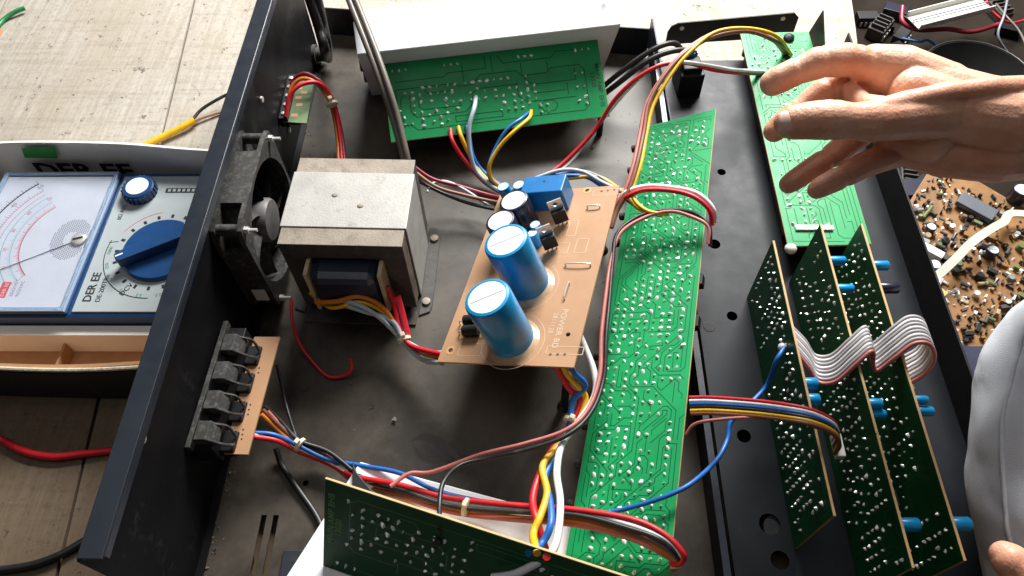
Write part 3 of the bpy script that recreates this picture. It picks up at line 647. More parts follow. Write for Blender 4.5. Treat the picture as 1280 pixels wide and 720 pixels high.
# ---------------------------------------------------------------- three upright boards
def dboard(X, y0, y1, seed, label, comps, z0=1.52, z1=9.0):
    F = frame(((X, y1, z0), (0,-1,0), (0,0,1)))          # normal points to -X
    r = thing('upright_board', label, 'circuit board', (X, (y0+y1)/2, z0), 'upright boards on the front panel')
    w_, h_ = y1-y0, z1-z0
    pads = pad_rows(w_, h_, .34, int(w_*7), seed, margin=.6); pads = [p for p in pads if p[1] > .8]
    green_board(r, F, w_, h_, seed, 0, 60, K['mask_shade'], K['trace2'], pads=pads, pitch=.34, srad=.10, stall=.13, lw=.05)
    for kind, p, r_, L in comps:
        p = V(p); p.x = X+.18
        if kind == 'c': MB().lathe(p, (1,0,0), [(r_*.9,0),(r_,.06),(r_,L-.08),(r_*.85,L),(.01,L)], 16).build('capacitor', K['blue'], r, smooth=True)
        elif kind == 'k': MB().lathe(p, (1,0,0), [(r_*.9,0),(r_,.06),(r_,L-.08),(r_*.85,L),(.01,L)], 16).build('capacitor', K['cdark'], r, smooth=True)
        else: MB().box((p, V((1,0,0)), V((0,1,0)), V((0,0,1))), 0, L, -r_, r_, -.5, .4).build('chip', K['plastic'], r, bevel=.04)
    rr = random.Random(seed)
    for k in range(9):
        y = y0+1.2+(w_-2.4)*k/8.; L = rr.uniform(.5, 1.0)
        MB().box((V((X+.18, y, z0+rr.uniform(1.5, 4.5))), V((1,0,0)), V((0,1,0)), V((0,0,1))), 0, L, -.5, .5, -.6, .6).build('chip', K['plastic'], r, bevel=.04)
    return r, F
b1, F1 = dboard(17.2, 12.6, 32.2, 5, 'upright green board with the thin blue wire soldered to its face', [('c', (17.91,21.34,8.1), .42, 1.0), ('c', (17.78,20.21,8.1), .42, .9)])
b2, F2 = dboard(20.85, 9.8, 33.7, 6, 'middle upright green board, between the other two upright boards', [('c', (21.13,30.98,8.2), .34, 1.3), ('c', (21.17,28.6,8.2), .34, 1.3), ('c', (21.44,19.86,8.3), .36, 1.0), ('c', (21.66,19.29,8.0), .32, 1.2), ('c', (21.31,12.36,8.2), .42, 1.25), ('b', (21.95,13.99,7.6), .5, .6)])
b3, F3 = dboard(23.77, 10.2, 33.7, 8, 'upright green board standing next to the panel edge flange', [('c', (24.24,30.56,8.2), .36, 1.3), ('k', (24.43,28.66,8.2), .4, 1.5), ('c', (24.41,20.15,8.3), .3, 1.0), ('c', (24.46,19.52,8.0), .32, 1.3), ('c', (24.32,12.43,8.2), .42, 1.25), ('b', (24.89,14.11,7.6), .5, .6)])

# ---------------------------------------------------------------- speaker terminal and small strip
sp = thing('speaker_terminal', 'black spring clip speaker terminal with brown board on the rear wall', 'terminal', (-21.3, 22.4, 3))
sF2 = frame(((-22.59, 17.7, 0), (1,0,0), (.04,1,0)))
MB().box(sF2, 0, 1.5, 0, 9.2, 3.3, 5.6).build('housing', K['plastic'], sp, bevel=.06)
MB().box(sF2, -.0, .35, -.2, 9.4, 5.6, 6.3).build('back_plate', K['fan'], sp, bevel=.05)
for k in range(4):
    v = .25+k*2.2
    c = MB().prism((at(sF2, 0, v), sF2[1], V((0,0,1)), -sF2[2]), [(.4,5.6),(.5,6.5),(1.35,6.55),(1.8,5.9),(1.9,5.6)], -1.35, 0).build('lever', K['fan'], sp, bevel=.06)
    MB().tube([at(sF2, 1.5, v+.1, 6.2), at(sF2, 2.2, v+.05, 5.6), at(sF2, 2.5, v+.4, 4.6)], .1, 6).build('spring_arm', K['fan'], c)
    MB().tube([at(sF2, 1.5, v+1.25, 6.2), at(sF2, 2.2, v+1.3, 5.6), at(sF2, 2.5, v+1.0, 4.6)], .1, 6).build('spring_arm', K['fan'], c)
    MB().box(sF2, 1.5, 2.5, v, v+1.5, 3.4, 4.5).build('clip_body', K['plastic'], sp, bevel=.1)
MB().box(sF2, .4, .9, 1.9, 2.2, 5.6, 6.0).build('rib', K['plastic'], sp); MB().box(sF2, .4, .9, 6.3, 6.6, 5.6, 6.0).build('rib', K['plastic'], sp)
q0, q1, q2, q3 = (-20.79,17.89,4.2), (-19.14,17.85,4.2), (-18.66,26.95,4.2), (-20.58,26.95,4.2)
bd = MB().prism(AX, [q0[:2], q1[:2], q2[:2], q3[:2]], 4.03, 4.2).build('board', K['powerpcb'], sp)
dm = MB()
for px in ((-19.74,21.48,4.2), (-19.77,21.11,4.2), (-19.75,20.75,4.2), (-19.85,19.62,4.2), (-19.83,19.27,4.2), (-19.81,18.93,4.2), (-19.82,25.27,4.2), (-19.69,24.36,4.2), (-19.68,23.98,4.2)): dm.lathe((px[0],px[1],4.2), (0,0,1), [(.07,0),(.07,.012),(.01,.012)], 6)
dm.build('solder_hole', K['ink'], bd, kind='stuff')
MB().box(sF2, 1.5, 2.3, .3, 8.9, 3.5, 4.03).build('board_rest', K['plastic'], sp)

ts = thing('terminal_strip', 'small green terminal board with red and orange wires by the rear wall foot', 'terminal strip', (-21.21,51.82,4.2))
g = [(-22.32,54.28,5.0), (-20.28,54.26,5.0), (-20.04,48.3,5.0), (-22.17,48.52,5.0)]
MB().prism(AX, [p[:2] for p in reversed(g)], 4.85, 5.0).build('board', mat('pale_green_board', (.13,.20,.09), .5, 0, .2, 80, .05, 300, .4, (.25,.20,.13), 200), ts)
e0, e1 = V(g[0]), V(g[3])
MB().box((e1+V((-.35,0,-.7)), V((1,0,0)), (e0-e1).normalized(), V((0,0,1))), 0, .8, 0, (e0-e1).length, 0, 1.1).build('connector', K['plastic'], ts, bevel=.05)
for k in range(5):
    p = e1.lerp(e0, (k+.5)/5)+V((.05,0,.4)); MB().lathe(p, (0,0,1), [(.2,0),(.2,.12),(.05,.15)], 8).build('screw', K['silver'], ts)
pm = MB()
for px in ((-21.48,52.86,5.0), (-20.92,52.22,5.0), (-21.33,51.59,5.0), (-21.09,50.65,5.0), (-21.3,49.32,5.0)): pm.box((V((px[0],px[1],5.0)), V((1,0,0)), V((0,1,0)), V((0,0,1))), -.3, .3, -.2, .2, 0, .015)
pm.build('pad', mat('salmon_pad', (.55,.30,.20), .5), ts)
MB().box((e1+V((-.42,.6,-1.0)), V((1,0,0)), V((0,1,0)), V((0,0,1))), 0, 1.6, 0, 4, 0, .84).build('bracket', K['plastic'], ts)

# ---------------------------------------------------------------- multimeter in its box
bx = thing('cardboard_box', 'open white cardboard box with green print holding the meter', 'box', (-37, 35, -1))
bz0, bz1 = -1.0, 4.6
MB().box(AX, -48.7, -24.4, 24.6, 45.9, -1.0, -.8).build('bottom', K['cardb'], bx)
def wall(pts, z0, z1, th, name, mt):
    m = MB(); n = len(pts); c = crom([(x,y,0) for x,y in pts], 6); k = len(c); vs = []
    for i, p in enumerate(c):
        d = (c[min(i+1,k-1)]-c[max(i-1,0)]).normalized(); nrm = V((-d.y, d.x, 0)); top = z1(i/(k-1)) if callable(z1) else z1
        vs += [V((p.x,p.y,z0)), V((p.x,p.y,top)), V((p.x,p.y,top))+nrm*th, V((p.x,p.y,z0))+nrm*th]
    fs = [(i*4+a, i*4+(a+1) % 4, (i+1)*4+(a+1) % 4, (i+1)*4+a) for i in range(k-1) for a in range(4)] + [(0,1,2,3), ((k-1)*4+3,(k-1)*4+2,(k-1)*4+1,(k-1)*4)]
    return m.add(vs, fs).build(name, mt, bx)
far = wall([(-48.6,44.6),(-47.6,45.55),(-44,45.7),(-36,45.45),(-30,44.9),(-24.4,44.6)], -.8, lambda t: 5.05+.4*math.sin(t*3.1), .22, 'wall', K['card'])
wall([(-48.6,25.5),(-48.8,34),(-48.7,40),(-48.6,44.6)], -.8, 4.7, .22, 'wall', K['card'])
near = wall([(-48.6,25.3),(-44,24.9),(-38,24.7),(-32,24.6),(-24.4,24.9)], -.8, lambda t: 3.9+.35*math.cos(t*6), .28, 'wall', K['cardb'])
wall([(-48.6,24.96),(-44,24.55),(-38,24.35),(-32,24.25),(-24.4,24.55)], -.8, lambda t: 3.6+.35*math.cos(t*6), .2, 'wall', mat('dark_outer_card', (.022,.030,.024), .6, 0, .2, 60))  # outer layer of the near wall, darker than the other card
wall([(-24.4,24.9),(-24.3,34),(-24.4,44.6)], -.8, 4.5, .2, 'wall', K['card'])
MB().tube([(-48.6,25.1,4.3),(-44,24.72,4.05),(-38,24.52,3.6),(-32,24.42,3.75),(-24.4,24.72,4.2)], .17, 8).build('torn_edge', K['corr'], bx, smooth=True)
wF = frame(((-48.6, 45.42, 0), (1,0,0), (0,0,1)))
c0, c1, c2, c3 = (-44.74,45.4,5.65), (-41.69,45.4,5.53), (-42.24,45.4,3.73), (-45.14,45.4,3.85)
MB().prism(frame(((0,45.40,0),(1,0,0),(0,0,1))), [(c3[0],c3[2]),(c2[0],c2[2]),(c1[0],min(c1[2],5.12)),(c0[0],min(c0[2],5.06))], .0, .03).build('print', K['greenp'], bx)
text_mb('DER EE', frame(((-45.0,45.33,1.5),(1,-.02,0),(0,0,1))), 0, 0, 2.45, 0, .0, .035, 1.18).build('lettering', K['ink'], bx, fixn=False)
MB().box(AX, -48.2, -24.8, 28.35, 29.25, -.8, 1.9).build('inner_flap', K['card'], bx, bevel=.05)
MB().box(AX, -37.4, -37.2, 24.95, 28.3, -.8, .6).build('divider', K['cardb'], bx)

mt_ = thing('multimeter', 'blue analog multimeter with white needle scale lying in the box', 'multimeter', (-37, 37, -.8))
ME = frame(((-36.4,30.4,3.2),(1.0,0.0,0.0),(0.0,1.0,0.0)))     # u to the right, v away, origin at lower right corner of the window
MB().box(ME, -10.65, 9.4, -1.05, 14.1, -3.9, -.35).build('body', K['navy'], mt_, bevel=.35)
MB().box(ME, -10.4, .05, -.75, 13.85, -.35, -.12).build('scale_bezel', K['navy'], mt_, bevel=.1)
MB().box(ME, -9.9, -.55, -.25, 13.3, -.12, -.05).build('scale_card', K['scale'], mt_)
sc_ = [MB() for _ in range(4)]
piv = (-1.2, 6.3)
def arc(mb, r, a0, a1, wd, n=40):
    line2(mb, ME, [(piv[0]+r*math.cos(a0+(a1-a0)*i/n), piv[1]+r*math.sin(a0+(a1-a0)*i/n)) for i in range(n+1)], wd, -.04)
A0, A1 = math.radians(133), math.radians(227)
arc(sc_[0], 8.4, A0, A1, .13); arc(sc_[1], 7.3, A0, A1, .05); arc(sc_[2], 6.3, A0, A1, .08); arc(sc_[2], 5.5, A0, A1, .05); arc(sc_[1], 4.8, A0, A1, .07); arc(sc_[3], 6.8, A0, A1, .04)
for i in range(51):
    t = A0+(A1-A0)*i/50; L = .42 if i % 5 == 0 else .2
    for mbi, r in ((0,8.4),(3,7.3),(2,5.5),(1,4.8)):
        line2(sc_[mbi], ME, [(piv[0]+r*math.cos(t), piv[1]+r*math.sin(t)), (piv[0]+(r+L)*math.cos(t), piv[1]+(r+L)*math.sin(t))], .035, -.04)
for k, mk in enumerate(('ink','red_ink','cyan_ink','grey_ink')): sc_[k].build('scale_arc', K[mk], mt_, fixn=False)
for i, s_ in enumerate(('0','10','20','30','40','50')):
    t = A1-(A1-A0)*i/5
    for r, mk, zz in ((7.75,'grey_ink',.55), (5.9,'red_ink',.42)):
        text_mb(s_, ME, piv[0]+r*math.cos(t), piv[1]+r*math.sin(t), zz, t-math.pi/2, -.035, 0, 1, 'CENTER').build('numeral', K[mk], mt_, fixn=False)
for i in range(14):    # patterned patch round the pivot
    for j in range(11):
        u, v = -4.2+i*.25, 4.2+j*.4+(i % 2)*.2
        if 1.2 < math.hypot(u-piv[0]+.2, v-piv[1]) < 2.6:
            sc_[3] = sc_[3]
pt = MB()
for i in range(22):
    for j in range(30):
        u, v = -4.0+i*.17, 4.1+j*.16+(i % 2)*.08; d = math.hypot((u+2.0)/1.6, (v-6.4)/2.1)
        if .35 < d < 1: pt.box(ME, u-.045, u+.045, v-.045, v+.045, -.05, -.036)
pt.build('dot_pattern', K['grey_ink'], mt_, kind='stuff')
MB().box(ME, -6.0, -5.3, .6, 2.1, -.05, -.036).build('red_mark', K['red_ink'], mt_)
text_mb('DER EE', ME, -5.45, .72, .42, math.pi/2, -.03, .004).build('lettering', K['white'], mt_, fixn=False)
for k, s_ in enumerate(('20k\u03a9/VDC', '9k\u03a9/VAC')): text_mb(s_, ME, -4.75+k*.5, .7, .38, math.pi/2, -.035).build('lettering', K['grey_ink'], mt_, fixn=False)
nd = MB(); tn = math.radians(209); line2(nd, ME, [(piv[0],piv[1]-.0), (piv[0]+8.9*math.cos(tn), piv[1]+8.9*math.sin(tn))], .07, .02); nd.build('needle', K['ink'], mt_, fixn=False)
MB().lathe(at(ME,piv[0],piv[1],-.04), (0,0,1), [(.62,0),(.62,.22),(.45,.3)], 20).build('pivot_cap', K['silver'], mt_, smooth=True)
MB().box(sub(ME,piv[0],piv[1],.27,.3), -.4, .4, -.09, .09, 0, .03).build('pivot_slot', K['ink'], mt_)
gw = MB(); gw.box(ME, -10.2, -.12, -.6, 13.7, .10, .24); gw.build('window', K['clear'], mt_, bevel=.08)
for (u0,u1,v0,v1) in ((-10.25,-9.95,-.65,13.75),(-.4,-.1,-.65,13.75),(-9.95,-.4,-.65,-.35),(-9.95,-.4,13.45,13.75)): MB().box(ME, u0, u1, v0, v1, -.115, .098).build('window_rim', mat('window_rim_plastic', (.40,.52,.68), .2, 0, 0, coat=.5), mt_)
MB().box(ME, .35, 9.1, -.55, 13.5, -.35, -.22).build('face_plate', K['meterface'], mt_, bevel=.05)
MB().lathe(at(ME,2.4,11.6,-.22), (0,0,1), [(1.35,0),(1.35,.75),(1.25,.85),(.98,.87)], 30).build('zero_knob', K['navy'], mt_, smooth=True)
MB().lathe(at(ME,2.4,11.6,.65), (0,0,1), [(.97,0),(.95,.05),(.01,.055)], 26).build('knob_cap', K['cwhite'], mt_)
for k in range(22):
    t = 2*math.pi*k/22; MB().box(sub(ME,2.4,11.6,-.22,t), 1.3, 1.44, -.08, .08, .05, .75).build('knob_rib', K['navy'], mt_)
dc = (5.87,5.31); 
dk = MB().lathe(at(ME,dc[0],dc[1],-.22), (0,0,1), [(3.08,0),(3.08,.3),(2.95,.42),(.01,.44)], 44).build('range_dial', K['dial'], mt_, smooth=True)
MB().prism(sub(ME,dc[0],dc[1],.2,.52), [(-3.2,-.36),(-2.9,-.55),(2.7,-.68),(2.7,.68),(-2.9,.45),(-3.2,.28)], 0, 1.0).build('pointer', K['dial'], dk, bevel=.08)
MB().box(sub(ME,dc[0],dc[1],1.205,.52), -3.1, -2.5, -.07, .07, 0, .02).build('pointer_mark', K['white'], dk)
fmk = MB(); line2(fmk, ME, [(dc[0]+4.6*math.cos(t*.05), dc[1]+4.6*math.sin(t*.05)) for t in range(58, 96)], .07, -.205); line2(fmk, ME, [(dc[0]-4.6,dc[1]+.9),(dc[0]-3.9,dc[1]+1.0)], .06, -.205)
rmk = MB(); line2(rmk, ME, [(dc[0]+4.2*math.cos(t*.05), dc[1]+4.2*math.sin(t*.05)) for t in range(36, 54)], .05, -.205)
for k in range(20):
    t = 2*math.pi*k/20; fmk.box(sub(ME,dc[0],dc[1],-.21,t), 3.5, 3.85, -.12, .12, -.003, .008)
fmk.build('range_mark', K['ink'], mt_, fixn=False); rmk.build('range_mark', K['red_ink'], mt_, fixn=False)
text_mb('DER EE', ME, 1.55, .35, .95, math.pi/2-.02, -.2, .02, .95).build('lettering', K['ink'], mt_, fixn=False)
text_mb('DE-200TRn', ME, 2.3, .35, .55, math.pi/2-.02, -.2, .006).build('lettering', K['ink'], mt_, fixn=False)
text_mb('DCV', ME, dc[0]-1.9, dc[1]-4.4, .6, math.pi/2-.5, -.2, .01).build('lettering', K['ink'], mt_, fixn=False)
text_mb('0\u03a9 ADJ', ME, 1.5, 8.6, .5, math.pi/2, -.2, .006).build('lettering', K['ink'], mt_, fixn=False)
for k, s_ in enumerate(('1000','250','50','10','2.5','0.5')):
    t = math.radians(178+k*21); text_mb(s_, ME, dc[0]+4.15*math.cos(t), dc[1]+4.15*math.sin(t)-.1, .42, t-math.pi/2, -.2, 0, 1, 'CENTER').build('lettering', mat('green_ink', (.08,.30,.2), .6), mt_, fixn=False)
tb = MB().box(ME, 4.5, 7.4, 11.6, 12.1, -.22, -.19).build('table_print', K['ink'], mt_)
for k in range(6): MB().box(ME, 4.7+k*.42, 4.95+k*.42, 11.7, 12.0, -.19, -.18).build('table_cell', K['meterface'], tb)

# ---------------------------------------------------------------- wires
def harness(name, label, wires, ties=(), group=None, cat='wire', base=None):
    r = thing(name, label, cat, base or wires[0][2][0], group)
    jit = random.Random(len(label)*7+len(wires))
    for c, rad, pts in wires:
        pts = [tuple(V(p)+V((jit.uniform(-.09,.09), jit.uniform(-.09,.09), jit.uniform(-.05,.05)))) if 0 < i < len(pts)-1 else p for i, p in enumerate(pts)]
        MB().tube(pts, rad, 8, 7).build('wire', W[c], r, smooth=True, angle=80)
    for p, d, rr in ties:
        d = V(d).normalized(); MB().lathe(V(p)-d*.16, d, [(rr*.8,0),(rr,.05),(rr,.27),(rr*.8,.32)], 14).build('cable_tie', K['tie'], r, smooth=True)
        x, y = perp(d); MB().box((V(p)+V((0,0,rr)), d, x, V((0,0,1))), -.16, .16, -.16, .2, -.1, .3).build('tie_head', K['tie'], r, bevel=.05)
    return r
def off(pts, dx, dy=0, dz=0): return [(p[0]+dx, p[1]+dy, p[2]+dz) for p in pts]

harness('wire_harness', 'tied grey and orange wires from the transformer coil to the tan board', [
 ('orange', .19, [(-16.52,30.09,4.0), (-14.81,29.86,4.6), (-13.06,29.96,4.9), (-11.3,29.47,4.2), (-10.29,28.5,2.6), (-9.5,27.72,2.0), (-8.11,26.46,2.4), (-6.23,25.03,4.6)]),
 ('lgrey', .19, [(-16.1,30.78,3.6), (-13.55,29.57,4.6), (-11.73,28.97,4.2), (-10.43,28.41,2.4), (-9.61,27.49,1.9), (-8.24,26.16,2.2), (-6.38,24.58,4.6)]),
 ('lgrey', .19, [(-14.65,29.95,4.0), (-12.68,29.25,4.2), (-10.79,28.86,3.2), (-9.81,27.86,2.5), (-8.77,27.08,2.4), (-7.67,26.35,3.0), (-6.02,25.44,4.7)]),
 ('yellow', .17, [(-17.24,31.22,3.6), (-15.28,29.78,3.8), (-13.08,29.72,4.6), (-11.14,29.33,3.6), (-10.12,28.25,2.3), (-9.24,27.27,1.8), (-7.76,25.86,2.4), (-6.35,24.89,4.5)]),
 ('red', .19, [(-10.96,30.9,5.0), (-10.57,30.07,3.8), (-10.1,28.59,2.7), (-9.49,27.56,2.4), (-8.44,26.66,2.8), (-6.23,25.18,4.7)]),
 ('maroon', .17, [(-10.77,30.87,4.6), (-10.23,29.74,3.4), (-9.73,28.2,2.4), (-9.05,27.19,2.2), (-7.4,25.94,3.0), (-5.87,24.85,4.7)])],
 [((-9.77,27.83,2.3), (.35,-.8,-.3), .55)])
harness('wire', 'single thin red wire hooked on the dark pan below the fan', [('red', .13, [(-19.07,31.33,2.5), (-18.71,29.59,2.2), (-18.19,28.0,1.2), (-16.99,26.54,0.5), (-15.78,25.67,0.3), (-14.5,25.63,0.4), (-13.89,26.15,1.0), (-13.93,26.64,1.4)])])
harness('wire_harness', 'red, orange wires with a cream tie arching from the small terminal board', [
 ('red', .2, [(-21.87,48.7,5.4), (-21.48,50.06,6.4), (-20.61,51.14,6.9), (-19.42,51.9,6.4), (-18.67,52.2,4.8), (-18.34,51.8,3.0), (-18.03,49.88,1.8), (-17.3,45.93,1.2)]),
 ('orange', .19, [(-21.93,50.22,5.4), (-21.73,51.52,6.2), (-20.74,52.32,6.6), (-19.51,52.36,6.0), (-18.84,52.22,4.4), (-18.54,51.8,2.8), (-18.22,49.88,1.6), (-17.59,45.93,1.2)]),
 ('maroon', .2, [(-21.96,51.57,5.4), (-21.79,52.81,6.0), (-20.58,53.19,6.4), (-19.24,52.81,5.6), (-18.54,52.43,4.2), (-18.31,52.01,2.6), (-17.91,50.07,1.4), (-17.07,46.11,1.0)])], [((-18.41,51.58,4.2), (.4,-.8,-.4), .55)])
cd = harness('power_cable', 'dusty twin grey cord crossing the heatsink corner', [
 ('dgrey', .30, [(-17.3,60.37,11.0), (-15.96,56.85,10.6), (-14.07,52.43,9.8), (-12.74,49.24,8.6), (-11.8,46.77,6.8), (-11.07,44.29,5.0), (-10.74,42.9,3.5)]),
 ('dgrey', .28, [(-16.7,60.07,11.2), (-15.31,56.57,10.8), (-13.52,52.17,10.0), (-12.27,49.01,8.8), (-11.41,46.56,7.0), (-10.68,44.1,5.2), (-10.37,42.81,3.6)])], cat='cord')
harness('power_cable', 'thick black cord dropping into the gland on the rear wall', [
 ('black', .48, [(-19.98,58.06,13.0), (-19.45,56.79,11.5), (-19.25,56.22,9.0), (-19.05,55.49,7.2), (-21.3,61.82,1.07)]),
 ('black', .42, [(-19.28,58.05,13.0), (-18.9,57.06,11.3), (-18.9,56.78,9.0), (-18.82,55.93,7.2), (-21.0,61.78,0.9)])], cat='cord')
harness('wire_harness', 'red, yellow, blue and white wires soldered to the upper amplifier board', [
 ('red', .2, [tuple(at(AMP,*(5.48,0.53),.1)), (-7.11,47.92,3.2), (-6.34,46.9,2.2), (-5.27,45.96,1.2), (-3.79,44.58,0.8), (-1.73,42.9,1.0)]),
 ('yellow', .2, [tuple(at(AMP,*(6.23,0.67),.1)), (-6.33,48.21,3.2), (-5.77,47.19,2.2), (-4.68,45.76,1.2), (-3.05,44.2,0.8), (-1.38,42.99,1.0)]),
 ('blue', .19, [tuple(at(AMP,*(6.96,0.65),.1)), (-5.67,48.21,3.2), (-5.39,46.89,2.2), (-4.4,45.96,1.2), (-2.63,44.57,0.8), (-1.02,43.08,1.0)]),
 ('lgrey', .21, [tuple(at(AMP,*(8.2,3.27),.1)), (-5.18,49.88,5.2), (-5.52,48.2,4.4), (-5.54,46.63,3.0), (-4.94,45.6,1.6), (-3.55,44.21,1.0), (-1.74,43.08,1.0)]),
 ('yellow', .17, [tuple(at(AMP,*(13.06,1.35),.1)), (-0.31,49.15,4.6), (-1.73,47.58,4.4), (-2.87,46.62,3.6), (-3.66,45.45,2.6), (-3.61,44.82,1.6), (-2.61,44.02,1.0), (-1.38,42.9,1.0)]),
 ('blue', .16, [tuple(at(AMP,*(12.82,1.22),.1)), (-0.89,49.36,4.4), (-2.17,48.18,4.2), (-3.03,47.01,3.4), (-3.82,45.63,2.4), (-3.77,44.81,1.4), (-2.75,43.73,0.9), (-1.37,42.71,1.0)])])
harness('wire_harness', 'brown and dark wires strung from transformer to the capacitor board', [
 ('brown', .16, [(-10.32,43.64,4.0), (-8.25,42.51,3.2), (-5.84,41.93,2.6), (-3.41,41.37,2.4), (-1.65,40.51,3.0)]), ('black', .16, [(-10.35,43.17,3.5), (-7.95,42.3,2.6), (-5.52,41.53,2.0), (-3.05,40.65,2.2)]),
 ('maroon', .16, [(-10.6,44.39,4.0), (-8.7,43.61,3.0), (-6.29,43.19,2.2), (-3.67,42.43,2.0), (-1.68,41.46,2.5)]), ('lgrey', .13, [(-8.99,41.96,3.0), (-8.68,43.04,2.8), (-7.61,43.58,2.6), (-5.93,43.0,2.2), (-3.63,41.17,2.0)])])
harness('wire_harness', 'grey, blue and yellow wires curving behind the blue relay', [
 ('lgrey', .17, [(-1.68,42.11,3.0), (0.25,42.14,4.4), (2.4,42.48,5.0), (4.27,42.29,5.0), (5.68,41.23,5.0), (7.08,40.35,5.0), (8.59,39.66,4.6)]),
 ('blue', .17, [(-1.68,41.92,2.8), (0.79,42.31,4.2), (2.8,42.21,4.8), (4.53,41.94,4.8), (5.82,40.96,4.8), (7.27,39.84,4.8), (8.6,38.98,4.6)]),
 ('yellow', .17, [(-1.33,41.74,2.8), (1.73,41.95,4.2), (3.87,42.03,4.8), (5.58,41.75,5.0), (6.73,40.96,5.0), (7.7,39.75,5.0), (8.68,37.99,5.4), (10.31,37.01,5.8)]),
 ('grey', .15, [(-1.67,41.56,2.8), (1.74,42.49,4.2), (3.89,42.75,4.8), (5.32,42.02,5.0), (6.34,41.14,5.0), (7.48,40.09,4.8), (8.26,39.66,4.6)])])
# long loom from the tan board down to the lower module
lowA = tuple(at(LOW,*(12.9,7.02),.1)); lowB = tuple(at(LOW,*(13.38,7.24),.1)); lowC = tuple(at(LOW,*(13.95,7.24),.1))
harness('wire_harness', 'red, yellow and blue loom from the tan board to the lower amplifier', [
 ('red', .24, [(1.48,23.17,7.6), (1.82,22.72,6.6), (2.6,22.13,5.6), (3.27,21.45,5.0), (2.59,19.98,4.6), (1.47,18.19,4.8), (0.5,16.23,5.4), (0.13,14.27,6.2), (0.37,12.57,7.0), (0.93,11.05,6.6), lowC]),
 ('yellow', .24, [(2.01,23.12,7.7), (2.36,22.72,6.6), (3.26,22.13,5.6), (3.77,21.58,5.0), (3.13,20.19,4.8), (1.78,18.34,5.0), (0.7,16.69,5.6), (0.88,14.71,6.4), (0.56,12.99,7.2), (0.08,11.85,7.4), lowB]),
 ('blue', .23, [(2.48,23.07,7.8), (2.84,22.62,6.8), (3.58,22.28,5.8), (2.82,21.36,5.2), (2.62,19.86,4.9), (1.77,17.84,5.0), (0.95,16.0,5.6), (1.06,14.15,6.6), (1.07,12.47,7.4), (0.54,11.31,7.4), lowA])],
 [((2.74,20.07,4.8), tuple(V((1.68,18.38,4.9))-V((3.27,21.45,5.0))), .62)])
harness('wire', 'single white wire running from under the tan board to the lower amplifier', [('white', .24, [(2.96,27.36,6.0), (3.81,25.38,5.8), (4.41,23.21,5.4), (4.36,21.78,5.2), (3.07,19.68,5.6), (2.01,18.08,5.8), (1.65,16.06,6.2), (1.69,14.09,6.8), (1.68,12.24,7.4), (1.18,10.76,7.8), (0.17,10.0,7.6), (-1.12,9.64,7.2), (-2.29,9.53,6.8)])])
harness('wire_harness', 'black and pinkish pair looping from the control board down across the dark pan', [
 ('pink', .15, [(13.35,33.82,6.4), (13.32,34.96,7.0), (12.37,36.04,7.0), (10.67,36.77,6.6), (8.72,36.54,6.2), (6.9,35.13,6.0), (5.9,32.63,6.0), (5.42,29.4,6.0), (4.96,26.05,6.0), (4.71,23.01,5.8), (3.77,20.47,5.9), (2.12,18.79,6.1), (-0.49,18.09,5.6), (-3.4,17.61,4.8), (-6.59,16.71,4.2), (-8.07,16.59,4.2), (-9.22,15.65,4.4)]),
 ('black', .16, [(13.56,33.74,6.2), (13.52,35.11,7.0), (12.4,36.36,7.0), (10.57,37.01,6.6), (8.48,36.7,6.2), (6.66,35.13,6.0), (6.18,32.41,6.0), (5.7,29.26,6.0), (5.24,26.05,6.0), (4.92,22.89,5.8), (3.9,20.15,6.1), (2.16,18.43,6.3), (-0.49,17.68,5.8), (-2.96,17.43,5.0), (-4.65,16.8,5.2), (-5.45,15.29,6.2), (-5.59,13.69,6.8), tuple(at(LOW,*(7.59,6.45),.1))])])
